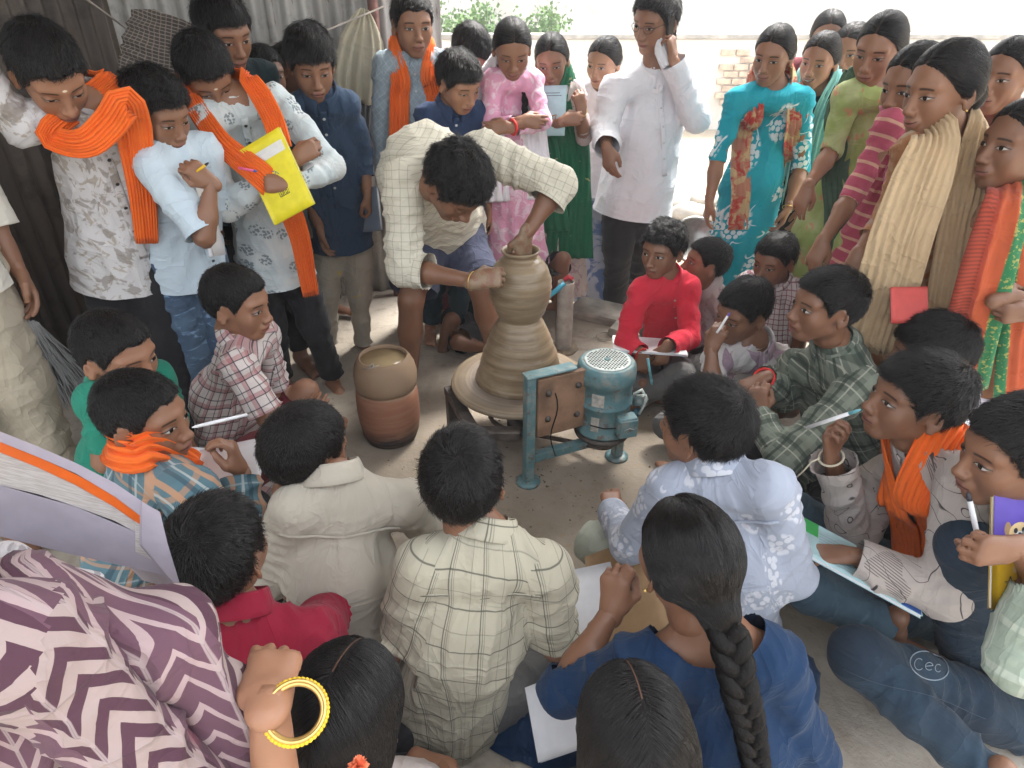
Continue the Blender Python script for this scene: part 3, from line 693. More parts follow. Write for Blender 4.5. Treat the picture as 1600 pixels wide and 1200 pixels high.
        if bt['kind'] == 'skirt':
            end = V(pel[0], pel[1], bt.get('end', .12)); pr.append((pel, end, .12 * g, .19 * g * e_, F, .8, .03)); bones.append((pel, end - Z3 * .05, .13 * g, back)); cuts.append((0, .9))
        else:
            pr.append((lg['l'][0], lg['r'][0], .080 * g, .080 * g, F, .9, .03)); pr.append((pel, pel + (mid - pel) * .2, .104 * g, .098 * g, F, .66, .03)); bones.append((pel, pel + U * .12, .12 * g, back))
            for sd in 'lr':
                hp_, k, an = lg[sd]; bi = len(bones)
                if bt['kind'] == 'shorts': pr.append((hp_, hp_ + (k - hp_) * 1.05, .084 * g * e_, .076 * g * e_, None, 1, .025)); bones.append((hp_, k, .08 * g, back)); cuts.append((bi, bt['cut']))
                else:
                    pr.append((hp_, k, .080 * g * e_, .062 * g * e_, None, 1, .025)); pr.append((k, k + (an - k) * 1.12, .060 * g * e_, .048 * g * e_, None, 1, .025)); bones.append((hp_, k, .075 * g, back)); bones.append((k, an, .055 * g, back, .4)); cuts.append((bi + 1, bt['cut']))
        P.bot = cloth_mesh(pr, bones, bt.get('res', cres * 1.4), cuts, None, bt.get('wr', .0055), seed=P.seed + 3, FL=gnd)
    P.smile = (.9 if kind == 'g' else .5) if smile is None else smile; P.job = job; P.meta = (label, group, hair, tone, eo, gz, tk, dens, shoe)
    JOBS.append(P); return P
def run_jobs():
    with ThreadPoolExecutor(4) as ex:
        for r in ex.map(lambda p: p.job(), JOBS): pass
def finish(P):
    label, group, hair, tone, eo, gz, tk, dens, shoe = P.meta
    base = V(P.pel[0], P.pel[1], 0); root = empty('person', base); P.root = root; tag(root, label, 'person', group)
    v, q, hl = P.body; n = len(v)
    obj('body', v, q, M['skin'], root, True, {'hl': hl, 'tn': np.full(n, tone), 'eo': np.full(n, eo), 'gz': np.full(n, gz), 'tk': np.full(n, tk), 'sm': np.full(n, P.smile)})
    v, q, c = P.top; nm = {'shirt': 'shirt', 'kurta': 'kurta'}[P.tp['kind']]; P.top_o = obj(P.tp.get('name', nm), v, q, M[P.tp['mat']], root, True, {'cuv': c})
    if P.bot is not None: v, q, c = P.bot; P.bot_o = obj(P.bt.get('name', P.bt['kind']), v, q, M[P.bt['mat']], root, True, {'cuv': c})
    if hair:
        me, st = get_hair(hair, dens); h = bpy.data.objects.new('hair', me); C.objects.link(h); h.parent = root
        A = Matrix([list(P.Mh[i] * P.s * P.hv) + [P.hc[i] - base[i]] for i in range(3)] + [[0, 0, 0, 1]]); h.matrix_local = A; P.hair_o = h
        if st is not None: g = bpy.data.objects.new('hair_strands', st); C.objects.link(g); g.parent = h; g['kind'] = 'stuff'
    if P.tp.get('collar') and P.kind != 'g': collar(P)
    return P
def Tn(P, x, f, u): return P.nb + P.L * x + P.F * f + P.U * u
def trace(P, x, u, side=1, off=.003, full=False, far=.45):
    """first hit of the garment coming from in front (side 1) or behind (-1); x left, u up from neck base"""
    p = P.nb + P.L * x + P.U * u + P.F * side * far; d = -P.F * side; f = P.adf if full else P.tdf; t = 0
    for _ in range(40):
        e = float(f((p + d * t)[None])[0])
        if e < .0008: break
        t += max(e * .8, .0008)
        if t > far * 2: t = far; break
    return p + d * (t - off)
def pushout(P, pts, off, it=3):
    A = np.array(pts, float)
    for _ in range(it):
        d = P.adf(A); m = d < off
        if not m.any(): break
        g = sdgrad(P.adf, A[m], .003); A[m] += g * (off - d[m])[:, None]
    return list(A)
def strip(P, pts, w=.012, side=1, mat=None, name='placket', off=.004, full=False, th=.002):
    """thin sewn band following the garment; pts in (x,u)"""
    ps = [];
    for i in range(len(pts) - 1):
        for k in range(5): t = k / 5; ps.append((pts[i][0] * (1 - t) + pts[i + 1][0] * t, pts[i][1] * (1 - t) + pts[i + 1][1] * t))
    ps.append(pts[-1]); path = [trace(P, a, b, side, off, full) for a, b in ps]
    return ribbon(path, [P.F * side] * len(path), w, 1, .0008, th, mat=mat or M[P.tp['mat']], name=name, parent=P.root, sub=1)
def collar(P, h=.030, op=28, mat=None, spread=1.28):
    s = P.s; c = P.nb + P.U * .012 + P.F * .003; r0 = .053 * s; m = 34; v = []; f = []; cu = []
    tilt = P.U + P.F * .30; tilt = nrm(tilt); Ff = nrm(P.F - tilt * P.F.dot(tilt)); Lf = np.cross(tilt, Ff); Lf = Lf if Lf.dot(P.L) > 0 else -Lf
    a0 = math.radians(op * .5); prof = ((1.02, -.5), (.98, .5), (1.0, .98), (1.05, 1.05), (1.12, .85), (spread * 1.0, -.05), (spread + .07, -.42), (spread + .05, -.46))
    for i in range(m + 1):
        a = a0 + (2 * math.pi - 2 * a0) * i / m; fr = math.cos(a); tipe = max(0, fr - .55) / .45
        for (rr, z) in prof:
            zz = z * h; lo = zz
            if rr > 1.1: lo = zz - tipe * .016; rr = rr + tipe * .10
            d = Ff * math.cos(a) * 1.0 + Lf * math.sin(a) * 1.06; v.append(c + d * r0 * rr * (1.0 + .10 * (fr > 0) * fr) + tilt * (lo + .004 - .010 * max(fr, 0))); cu.append((r0 * a, lo, 5))
    k = len(prof)
    for i in range(m):
        for j in range(k - 1): f.append((i * k + j, i * k + j + 1, (i + 1) * k + j + 1, (i + 1) * k + j))
    o = obj('collar', v, np.array(f), mat or M[P.tp['mat']], P.root, True, {'cuv': np.array(cu)}); md = o.modifiers.new('t', 'SOLIDIFY'); md.thickness = .002; return o
def buttons(P, us, x=0.0, side=1, mat='button', r=.006):
    for u in us:
        p = trace(P, x, u, side, .006); b = MB(); b.lathe((0, 0, 0), [(r * .9, -.0015), (r, 0), (r * .85, .0015), (r * .3, .001)], 12, ax=np.stack([P.L, P.U, P.F * side])); b.v = [tuple(p + np.array(q)) for q in b.v]; b.build('button', M[mat], P.root, True)
def placket(P, length=.42, us=(-.06, -.13, -.2, -.27, -.34), mat=None, bm='button'):
    strip(P, [(0, -.03), (0, -.15), (0, -length)], .026, 1, mat, 'placket'); buttons(P, us, mat=bm)
def pocket(P, x=.06, u=-.13, w=.07, h=.08, mat=None, side=1):
    ps = [trace(P, x, u - h * k / 4, side, .004) for k in range(5)]; ribbon(ps, [P.F * side] * 5, w, 1, .0008, .002, mat=mat or M[P.tp['mat']], name='pocket', parent=P.root, sub=1)
def scarf(P, mat, ends=((.06, -.42), (-.06, -.40)), w=.075, folds=5, amp=.008, name='scarf', wend=None, side=1, inn=.052, off=.010, hang=None, full=False):
    """band round the neck, both ends hanging in front; ends (x,u) for the person's left and right"""
    s = P.s; back = [Tn(P, x * s, f * s, u * s) for x, f, u in ((.066, -.008, .022), (.052, -.045, .034), (0, -.066, .040), (-.052, -.045, .034), (-.066, -.008, .022))]
    nb_ = [P.L + P.U * .5, P.L * .5 - P.F * .6 + P.U * .5, -P.F + P.U * .4, -P.L * .5 - P.F * .6 + P.U * .5, -P.L + P.U * .5]
    def fr(x, u, sg):
        out = []; nn = []
        for k in range(1, 8):
            t = k / 7; xx = sg * inn * s * (1 - t) + x * t; uu = -.02 + (u + .02) * t; out.append(trace(P, xx, uu, 1, off, full)); nn.append(P.F + P.L * sg * .3 * (1 - t) + P.U * .35 * (1 - t) ** 2)
        return out, nn
    (xl, ul), (xr, ur) = ends; a, an = fr(xl, ul, 1); b, bn = fr(xr, ur, -1); path = pushout(P, a[::-1] + back + b, off + .010, 5); nn = an[::-1] + nb_ + bn; n = len(path)
    wd = [w] * n; 
    for i in range(7): k = 1 - i / 7; wd[i] = w * (1 - k) + (wend or w) * k; wd[n - 1 - i] = wd[i]
    for i in range(7, 12): wd[i] = min(w, .07) if wend is None else w
    return ribbon(path, nn, wd, folds, amp, .004, mat=mat, name=name, parent=P.root, seed=P.seed)
def braid(P, path, r=.013, root=None, mat=None):
    """three strands plaited along the path (world points)"""
    path = np.array(path); L = np.cumsum([0] + [np.linalg.norm(path[i + 1] - path[i]) for i in range(len(path) - 1)]); n = int(L[-1] / .006) + 2; b = MB(); pts = [[], [], []]; rr = []
    for i in range(n):
        l = L[-1] * i / (n - 1); p = np.array([np.interp(l, L, path[:, k]) for k in range(3)]); t = nrm(np.array([np.interp(min(l + .01, L[-1]), L, path[:, k]) for k in range(3)]) - np.array([np.interp(max(l - .01, 0), L, path[:, k]) for k in range(3)]))
        sd = nrm(np.cross(t, P.F)); fr = np.cross(sd, t); tp = 1 - .45 * l / L[-1]; ph = l / .055 * math.pi * 2 / 2
        for k in range(3): a = ph + k * 2 * math.pi / 3; pts[k].append(p + sd * math.sin(a) * r * .95 * tp + fr * math.sin(2 * a) * r * .42 * tp)
        rr.append(r * .78 * tp)
    for k in range(3): b.tube(pts[k], rr, 8)
    o = b.build('braid', M['hair'], P.root, True); return o
# ---------------------------------------------------------------- setting
def ground_mat():
    t = NT('concrete_floor'); p = t.geo(); n = t.noise(p, 1.6, 6, .6); n2 = t.noise(p, 14, 5, .65); n3 = t.noise(p, 90, 4, .6)
    c = t.mix(n.step(.35, .65), (.36, .315, .26), (.47, .42, .355)); c = t.mix(n2.step(.5, .72) * .5, c, (.20, .165, .125)); c = t.mix(n3.step(.55, .7) * .15, c, (.16, .14, .12))
    x, y, z = t.sep(p)
    # spilt clay slip and wheel dirt round the wheel
    d = t.math('SQRT', (x - .0) * (x - .0) * .7 + (y - 2.1) * (y - 2.1)); w = (1 - (d + (n2 - .5) * .5).step(.35, .85)); c = t.mix(w * .5, c, (.21, .165, .12)); c = t.mix((1 - (d + (n2 - .5) * .3).step(.5, 1.0)) * t.noise(p, 26, 4, .6).step(.60, .64) * .7, c, (.33, .265, .18)); c = t.mix(t.noise(p, 5.5, 5, .7).step(.60, .70) * .35, c, (.19, .16, .13))
    cr = t.voro(t.comb(x + n * .5, y + n2 * .12, z), 1.1, 'DISTANCE_TO_EDGE'); c = t.mix((1 - cr.step(.0005, .003)) * .25 * n.step(.5, .6), c, (.08, .07, .06))
    foot = t.noise(p, 4.5, 3, .5, 1.0); c = t.mix(foot.step(.56, .66) * .35, c, (.24, .20, .155)); b = t.bump(n2, .5, .012); b = t.bump(n3, .35, .004, b); return t.out(c, .88, b, 0, .25)
def sand_mat():
    t = NT('sandy_yard'); p = t.geo(); n = t.noise(p, .7, 5, .6); n2 = t.noise(p, 12, 5, .65)
    c = t.mix(n.step(.35, .65), (.30, .24, .165), (.38, .32, .24)); c = t.mix(n2.step(.5, .75) * .4, c, (.24, .185, .12)); return t.out(c, .95, t.bump(n2, .5, .02))
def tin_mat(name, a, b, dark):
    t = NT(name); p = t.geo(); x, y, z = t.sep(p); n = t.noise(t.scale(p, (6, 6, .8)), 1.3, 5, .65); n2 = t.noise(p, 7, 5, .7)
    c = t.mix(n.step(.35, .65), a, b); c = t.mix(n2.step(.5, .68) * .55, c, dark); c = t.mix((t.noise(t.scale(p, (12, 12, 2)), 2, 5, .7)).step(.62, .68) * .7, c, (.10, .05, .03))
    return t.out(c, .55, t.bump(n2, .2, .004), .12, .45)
def wall_mat():
    t = NT('limewashed_wall'); p = t.geo(); n = t.noise(p, .8, 6, .65); n2 = t.noise(p, 9, 5, .7); x, y, z = t.sep(p)
    c = t.mix(n.step(.4, .62), (.74, .73, .69), (.62, .60, .55)); c = t.mix(n2.step(.58, .75) * .35, c, (.42, .38, .33)); return t.out(c, .92, t.bump(n2, .4, .01))
M['floor'] = ground_mat(); M['sand'] = sand_mat(); M['tin'] = tin_mat('zinc_sheet', (.50, .50, .48), (.36, .355, .34), (.20, .185, .17)); M['tind'] = tin_mat('sooty_sheet', (.075, .060, .050), (.13, .105, .085), (.015, .013, .012))
M['lime'] = wall_mat(); M['limed'] = plain('weathered_plaster', (.42, .40, .37), .93, var=.25, sc=6, bump=.5, bsc=20); M['brick'] = plain('burnt_brick', (.55, .43, .33), .9, var=.3, sc=9, bump=.4, bsc=40)
M['stone'] = plain('rough_stone', (.34, .31, .27), .9, var=.3, sc=8, bump=.6, bsc=25); M['rust'] = plain('rust_painted_steel', (.20, .10, .085), .6, .3, var=.3, sc=20); M['wood'] = plain('old_timber', (.16, .115, .075), .85, var=.35, sc=14, bump=.5, bsc=50)
M['bark'] = plain('bark', (.16, .12, .08), .9, var=.3, bump=.6)
def leafmat():
    t = NT('leaf'); p = t.objv(); n = t.noise(p, 5, 3); c = t.mix(n.step(.3, .7), (.07, .16, .03), (.16, .30, .06)); m = t.out(c, .5); t.b.inputs['Transmission Weight'].default_value = 0; return m
M['leaf'] = leafmat()
tag(MB().box((2, 10, -.67), (60, 46, 1.0)).build('ground', M['sand']), kind='structure')
hm = bpy.data.materials.new('glare_haze'); hm.use_nodes = True; hn = hm.node_tree; hn.nodes.clear(); ho = hn.nodes.new('ShaderNodeOutputMaterial'); pv = hn.nodes.new('ShaderNodeVolumePrincipled')
pv.inputs['Color'].default_value = (.95, .96, 1, 1); pv.inputs['Density'].default_value = .010; pv.inputs['Anisotropy'].default_value = .3; hn.links.new(pv.outputs[0], ho.inputs['Volume'])
tag(MB().box((2, 10, 2.9), (64, 50, 9.2)).build('glare_haze', hm), kind='stuff')  # thin volume added to imitate veiling lens glare over the bright yard
# the yard lies a step below the shed floor
ed = [(-4, 3.95), (-.30, 3.86), (.12, 3.60), (.40, 3.52), (.62, 3.24), (.80, 3.02), (1.25, 3.05), (1.9, 3.3), (3.2, 3.2)]
b = MB(); top = []; pts = ed + [(3.2, -4), (-4, -4)]
r = np.random.RandomState(2); e2 = []
for i in range(len(ed) - 1):
    for k in range(8): t = k / 8; e2.append((ed[i][0] * (1 - t) + ed[i + 1][0] * t, ed[i][1] * (1 - t) + ed[i + 1][1] * t + r.uniform(-.012, .012)))
e2.append(ed[-1]); P_ = e2 + [(3.2, -4), (-4, -4)]; n = len(P_)
b.add([(x, y, 0) for x, y in P_] + [(x * .998, y - .012 if i < len(e2) else y, .0) for i, (x, y) in enumerate(P_)] + [(x, y + .02 if i < len(e2) else y, -.17) for i, (x, y) in enumerate(P_)], [tuple(range(n - 1, -1, -1))] + [(i, (i + 1) % n, 2 * n + (i + 1) % n, 2 * n + i) for i in range(n)])
tag(b.build('floor', M['floor']), kind='structure')
# corrugated sheets: each sheet its own piece
def corr_wall(name, A, B, h, mat, label, sw=.84, z0=-.12, lean=0.0):
    A = V(*A, 0); B = V(*B, 0); d = nrm(B - A); nn = np.cross(d, Z3); L = np.linalg.norm(B - A); root = empty(name, A); tag(root, label, 'wall'); k = int(math.ceil(L / (sw - .06))); r = np.random.RandomState(len(label))
    for i in range(k):
        s0 = i * (sw - .06); s1 = min(s0 + sw, L); v = []; f = []; m = int((s1 - s0) / .0095) + 1; zs = [z0, z0 + h * .35, z0 + h * .36, z0 + h * .7, z0 + h]
        for zi, z in enumerate(zs):
            for j in range(m + 1):
                s = s0 + (s1 - s0) * j / m; o_ = .013 * math.sin(2 * math.pi * s / .076) + (i % 2) * .003 + .006 * math.sin(s * 5 + z * 2) ; v.append(A + d * s + nn * (o_ + lean * z) + Z3 * (z + (r.uniform(-.0, .02) if False else 0)))
        for zi in range(len(zs) - 1):
            for j in range(m): a = zi * (m + 1) + j; f.append((a, a + 1, a + m + 2, a + m + 1))
        o = obj('sheet', v, np.array(f), M[mat], root); md = o.modifiers.new('t', 'SOLIDIFY'); md.thickness = .0012
    return root
corr_wall('corrugated_wall', (-.36, 3.84), (-1.80, 3.42), 3.0, 'tin', 'grey corrugated zinc wall behind the standing boys')
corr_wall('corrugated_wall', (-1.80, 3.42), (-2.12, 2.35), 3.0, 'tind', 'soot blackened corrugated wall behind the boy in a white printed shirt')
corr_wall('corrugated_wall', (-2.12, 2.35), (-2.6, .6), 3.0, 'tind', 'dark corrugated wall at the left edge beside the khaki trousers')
# posts
q = at(603, 200, 3.66); b = MB(); b.tube([(q[0] - .02, 3.66, 0), (q[0], 3.66, 2.62)], .026, 12); tag(b.build('post', M['rust'], None, True), 'dull red steel post in front of the grey zinc wall', 'post')
b = MB(); a0 = atz(120, 640, 0); pp = []
for k in range(14): pp.append(V(-2.02 + .03 * math.sin(k * .9), 2.25 + .02 * math.sin(k * 1.7), k * .2))
b.tube(pp, [.065 + .008 * math.sin(k * 2.1) for k in range(14)], 14); tag(b.build('post', M['wood'], None, True), 'rough peeling timber post by the blackened wall on the left', 'post')
# roof of the shed (shades the floor)
root = empty('roof', (0, 0, 2.6)); root['kind'] = 'structure'
b = MB(); v = []; f = []; m = 150
for j in range(m + 1):
    x = -3.4 + 6.0 * j / m; zz = .02 * math.sin(j * 1.3)
    v += [(x, 3.95 if x < -.2 else 3.5, 2.66 + zz), (x, .55, 2.86 + zz)]
for j in range(m): f.append((2 * j, 2 * j + 2, 2 * j + 3, 2 * j + 1))
o = obj('roofing', v, f, M['tin'], root); md = o.modifiers.new('t', 'SOLIDIFY'); md.thickness = .01
for x in (-2.4, -.9, .7, 2.2): b = MB(); b.box((x, 2.1, 2.66), (.07, 2.9, .10)); b.build('beam', M['wood'], root)
# yard: low compound wall, white building, trees
root = empty('compound_wall', (4, 9.9, 0)); tag(root, 'low weathered white compound wall across the yard', 'wall')
MB().box((4.6, 9.95, .36), (13.4, .22, 1.20), bev=.01).build('masonry', M['lime'], root); MB().box((4.6, 9.95, .99), (13.5, .28, .06), bev=.01).build('coping', M['limed'], root)
r = np.random.RandomState(3); bw = .17
bm_ = None
for row in range(9):
    for c_ in range(3):
        if (row, c_) in ((0, 0), (8, 2), (1, 2), (7, 0)): continue
        x = 2.86 + c_ * .20 + (row % 2) * .08; z = .10 + row * .088; p = V(x, 9.825, z)
        bb = MB().box((0, 0, 0), (.18, .05 + r.uniform(0, .03), .072), bev=.008); bb.v = [tuple(np.array(q) + p + V(r.uniform(-.003, .003), 0, 0)) for q in bb.v]; bb.build('brick', M['brick'], root)
root = empty('building', (5, 15, 0)); tag(root, 'tall white building wall beyond the compound wall', 'building')
MB().box((6, 15.2, 3.3), (38, .4, 7.0)).build('wall', M['lime'], root); MB().box((6, 14.97, .6), (38.02, .06, 1.6), bev=.01).build('plinth', M['lime'], root)
def leaf_tree(x, y, h, rad, n, seed, label):
    r = np.random.RandomState(seed); root = empty('leafy_tree', (x, y, -.15)); tag(root, label, 'tree', 'trees behind the compound wall'); b = MB()
    b.tube([(x, y, -.2), (x + .05, y, h * .3), (x - .03, y + .05, h * .62)], [.07, .055, .035], 10); tips = []
    for k in range(16):
        a = r.uniform(0, 6.28); el = r.uniform(-.1, 1.2); L = rad * r.uniform(.5, 1.05); s = V(x - .02, y, h * r.uniform(.25, .6)); e = s + V(math.cos(a) * math.cos(el), math.sin(a) * math.cos(el) * .8, math.sin(el)) * L; mid = (s + e) / 2 + V(*r.normal(0, .05, 3)); b.tube([s, mid, e], [.02, .012, .005], 6, caps=False); tips += [e, mid * .4 + e * .6, mid]
    b.build('trunk', M['bark'], root, True); v = []; f = []
    for k in range(n):
        c = tips[r.randint(len(tips))] + r.normal(0, rad * .17, 3); d = nrm(r.normal(0, 1, 3) + V(0, 0, .2)); s_ = nrm(np.cross(d, r.normal(0, 1, 3))); l = r.uniform(.05, .10); w = l * .32; n0 = len(v); up = np.cross(d, s_) * w * .3
        v += [c, c + d * l * .5 + s_ * w + up, c + d * l, c + d * l * .5 - s_ * w + up]; f.append((n0, n0 + 1, n0 + 2)); f.append((n0, n0 + 2, n0 + 3))
    o = obj('crown', v, f, M['leaf'], root, False); o['kind'] = 'stuff'
    return root
leaf_tree(-.75, 11.2, 1.5, .62, 2600, 1, 'bright green tree just past the end of the grey zinc wall')
leaf_tree(.40, 11.4, 1.45, .62, 2600, 2, 'feathery green tree rising above the low wall between two girls')
leaf_tree(1.1, 10.6, .9, .40, 1200, 4, 'small green bush beside the low wall near the girl in white and blue')
# grey kerb stones on the yard
r = np.random.RandomState(8)
def rock(p, s, seed, mat='stone', nm='stone'):
    v, q = nets(lambda P: ell(P, (0, 0, 0), s) + .25 * min(s) * vnoise(P / min(s) * .9 + seed, 1), [-x * 1.4 for x in s], [x * 1.4 for x in s], min(s) / 5); return obj(nm, v + np.array(p), q, M[mat], None, False)
for i, (px, py, s) in enumerate(((1052, 322, (.16, .12, .09)), (1082, 335, (.20, .13, .10)), (1010, 300, (.10, .09, .05)), (1100, 312, (.13, .10, .07)))):
    p = atz(px, py, -.12); tag(rock(p, s, i * 3.1), ['angular grey stone beside the man in the white shirt', 'largest grey stone lying between the man and the turquoise kurta', 'small flat stone behind the man in the white shirt', 'stone at the hem of the turquoise kurta'][i], 'stone')
for i, (px, py, sx, sy) in enumerate(((1030, 520, .30, .16), (950, 490, .26, .14))):
    p = atz(px, py, .02); o = MB().box(p, (sx * 1.6, sy * 1.6, .05), ax=np.array([[.88, -.47, 0], [.47, .88, 0], [0, 0, 1]]), bev=.012).build('stone_slab', M['stone']); tag(o, ['flat stone slab under the notebook of the boy in red', 'flat worn slab at the edge of the floor near the pipe'][i], 'slab')
# gravel and clay crumbs on the floor
v = []; f = []
r = np.random.RandomState(11)
for k in range(500):
    a = r.uniform(0, 6.28); rr = abs(r.normal(0, .75)); x = .1 + rr * math.cos(a) * 1.2; y = 1.95 + rr * math.sin(a) * .8; s = r.uniform(.001, .0042) * (1 if k > 60 else 1.7); n0 = len(v)
    o_ = r.normal(0, .3, (6, 3)) * s
    for j, d in enumerate(((1, 0, 0), (0, 1, 0), (-1, 0, 0), (0, -1, 0), (0, 0, .7), (0, 0, -.4))): v.append((x + d[0] * s + o_[j][0], y + d[1] * s + o_[j][1], d[2] * s + .001))
    for t_ in ((0, 1, 4), (1, 2, 4), (2, 3, 4), (3, 0, 4)): f.append(tuple(n0 + q for q in t_))
M['crumb'] = plain('clay_crumbs', (.15, .11, .08), .95, var=.4, sc=60)
tag(obj('gravel', v, f, M['crumb'], None, False), 'crumbs of dry clay scattered on the floor round the wheel', 'clay crumbs', kind='stuff')
# ---------------------------------------------------------------- potter's wheel, pot, motor, barrel
def clay():
    t = NT('wet_clay'); p = t.geo(); x, y, z = t.sep(p); n = t.noise(t.scale(p, (3, 3, 60)), 1.2, 4, .6); n2 = t.noise(t.scale(p, (8, 8, 25)), 2, 4)
    c = t.mix(n.step(.3, .7), (.185, .130, .078), (.275, .205, .125)); c = t.mix(n2.step(.5, .7) * .4, c, (.33, .28, .20)); return t.out(c, .33, t.bump(t.noise(t.scale(p, (1, 1, 110)), 1.5, 3), .3, .003), 0, .5)
M['clay'] = clay(); M['mud'] = plain('dried_mud', (.24, .19, .13), .8, var=.3, sc=10, bump=.5, bsc=40)
def paint():
    t = NT('chipped_blue_paint'); p = t.geo(); n = t.noise(p, 35, 6, .7); n2 = t.noise(p, 9, 4, .6)
    c = t.mix(n2.step(.35, .7), (.095, .205, .225), (.15, .27, .285)); ch = n.step(.56, .60); c = t.mix(ch * .8, c, (.16, .10, .075)); c = t.mix((t.noise(p, 18, 5, .7)).step(.45, .7) * .6, c, (.33, .30, .25))
    return t.out(c, .5, t.bump(n, .25, .002), .1, .5)
M['blue'] = paint(); M['blued'] = plain('dark_blue_paint', (.03, .09, .12), .5, var=.3, sc=30)
M['ply'] = plain('stained_plywood', (.24, .14, .085), .75, var=.35, sc=12, bump=.3, bsc=80); M['cast'] = plain('cast_iron', (.10, .085, .075), .6, .5, var=.3, sc=25, bump=.3); M['steel'] = plain('worn_steel', (.45, .44, .42), .35, .9, var=.15, sc=40)
M['grille'] = plain('pale_grille', (.50, .55, .52), .45, .2, var=.15, sc=50); M['blk'] = plain('black_void', (.006, .006, .006), .9); M['rubber'] = plain('rubber_belt', (.10, .075, .06), .8, var=.3, sc=40); M['paper'] = plain('paper', (.72, .73, .76), .85, var=.04, sc=20)
M['label'] = plain('aged_label', (.42, .40, .36), .6, var=.25, sc=60); M['wheel'] = None
def wheelmat():
    t = NT('clay_smeared_wheel'); p = t.geo(); x, y, z = t.sep(p); d = t.math('SQRT', (x - .03) * (x - .03) + (y - 2.225) * (y - 2.225)); n = t.noise(t.comb(d * 90, 0, 0), 1, 3); n2 = t.noise(p, 8, 4)
    c = t.mix(n.step(.3, .7), (.17, .125, .085), (.30, .235, .155)); c = t.mix((1 - d.step(.16, .29)) * .5, c, (.22, .19, .18)); c = t.mix(n2.step(.5, .7) * .3, c, (.36, .29, .19)); return t.out(c, .42, t.bump(n, .5, .004), 0, .45)
M['wheel'] = wheelmat()
WX, WY = .03, 2.225
root = empty('potters_wheel', (WX, WY, 0)); tag(root, 'round clay smeared potter\'s wheel on a blue steel frame with belt drive', 'potter\'s wheel')
b = MB(); b.lathe((WX, WY, 0), [(.02, .245), (.248, .245), (.262, .25), (.266, .26), (.262, .270), (.20, .276), (.10, .276), (.001, .276)], 72); b.build('wheel_disc', M['wheel'], root, True)
b = MB(); b.lathe((WX, WY, 0), [(.05, .03), (.05, .20), (.12, .21), (.12, .235)], 24); b.build('axle', M['cast'], root, True)
ax1 = nrm(V(.35, -.06, 0)); FX = V(.06, 1.925, 0); d1 = nrm(V(.36, .16, 0)); d2 = V(-d1[1], d1[0], 0); A = np.stack([d1, d2, Z3])
def bar(nm, p, q, w, h, mat='blue', par=root):
    p = np.array(p, float); q = np.array(q, float); t = nrm(q - p); u = Z3 if abs(t[2]) < .9 else d2; s_ = nrm(np.cross(u, t)); u = np.cross(t, s_); o = MB().box((p + q) / 2, (np.linalg.norm(q - p), w, h), ax=np.stack([t, s_, u]), bev=.003).build(nm, M[mat], par); return o
top = .452
bar('upright', FX + V(0, 0, .012), FX + V(0, 0, top), .035, .035); RX = FX + d1 * .38 + V(0, 0, 0)
bar('leg', RX + V(0, 0, .012), RX + V(0, 0, .16), .035, .035)
bar('rail', FX + d1 * .02 + V(0, 0, .11), RX - d1 * .02 + V(0, 0, .11), .03, .035)
bar('rail', FX + V(0, 0, top + .004) - d1 * .02, FX + d1 * .17 + V(0, 0, top + .004), .05, .008)
LB = FX + d2 * .52 - d1 * .22; bar('rail', FX + d2 * .02 + V(0, 0, .20), FX + d2 * .56 + V(0, 0, .20), .03, .03, 'cast')
for p in (FX, RX):
    b = MB(); b.lathe(p, [(.045, 0), (.045, .008), (.03, .014), (.001, .016)], 24); b.build('foot_plate', M['blue'], root, True)
for p, q in ((FX - d1 * .17 + d2 * .10, FX - d1 * .02 + d2 * .03), (FX - d1 * .17 + d2 * .10, FX - d1 * .15 + d2 * .42)): bar('rail', p + V(0, 0, .205), q + V(0, 0, .205), .045, .035, 'cast')
for p in (FX - d1 * .15 + d2 * .40, RX + d2 * .44): bar('leg', p + V(0, 0, 0), p + V(0, 0, .19), .04, .04, 'cast')
# brown mounting board with bolts
c0 = FX + d1 * .115 - d2 * .012; MB().box(c0 + V(0, 0, .325), (.185, .022, .235), ax=A, bev=.003).build('mounting_board', M['ply'], root)
for dx, dz in ((-.055, .385), (-.055, .28), (.06, .39), (.06, .27)):
    p = c0 + d1 * dx - d2 * .013 + V(0, 0, dz); b = MB(); b.lathe(p, [(.012, 0), (.012, .003), (.007, .0035), (.007, .010), (.001, .011)], 12, ax=np.stack([d1, Z3, -d2])); b.build('bolt', M['cast'], root, True)
wv = [c0 - d2 * .014 + d1 * (-.03 + .012 * math.sin(k * .8)) + V(0, 0, .38 - k * .03) for k in range(10)]; b = MB(); b.tube(wv, .0022, 6); b.build('cable', M['blk'], root, True)
# motor
MC = V(.335, 2.045, 0); root = empty('electric_motor', MC); tag(root, 'chipped teal electric motor with a round holed grille bolted beside the wheel', 'motor')
b = MB(); b.lathe(MC, [(.070, .155), (.094, .165), (.100, .175), (.096, .18), (.096, .285), (.101, .290), (.101, .298), (.0965, .302), (.0965, .375), (.104, .380), (.106, .41), (.103, .436), (.094, .448), (.080, .450), (.078, .446), (.001, .446)], 56); b.build('casing', M['blue'], root, True)
b = MB(); b.lathe(MC, [(.082, .4462), (.082, .4515), (.078, .4525), (.001, .4525)], 48); b.build('grille', M['grille'], root, True)
b = MB()
for i in range(-7, 8):
    for j in range(-7, 8):
        x = (i + (j % 2) * .5) * .0112; y = j * .0098; rr = math.hypot(x, y)
        if rr < .073 and rr > .014: b.lathe(MC + V(x, y, .4533), [(.0040, 0), (.001, .0002)], 8)
o = b.build('hole', M['blk'], root); o['kind'] = 'stuff'
b = MB(); b.lathe(MC, [(.012, .4527), (.012, .456), (.006, .457), (.005, .4555), (.001, .4555)], 16); b.build('hub', M['blue'], root, True)
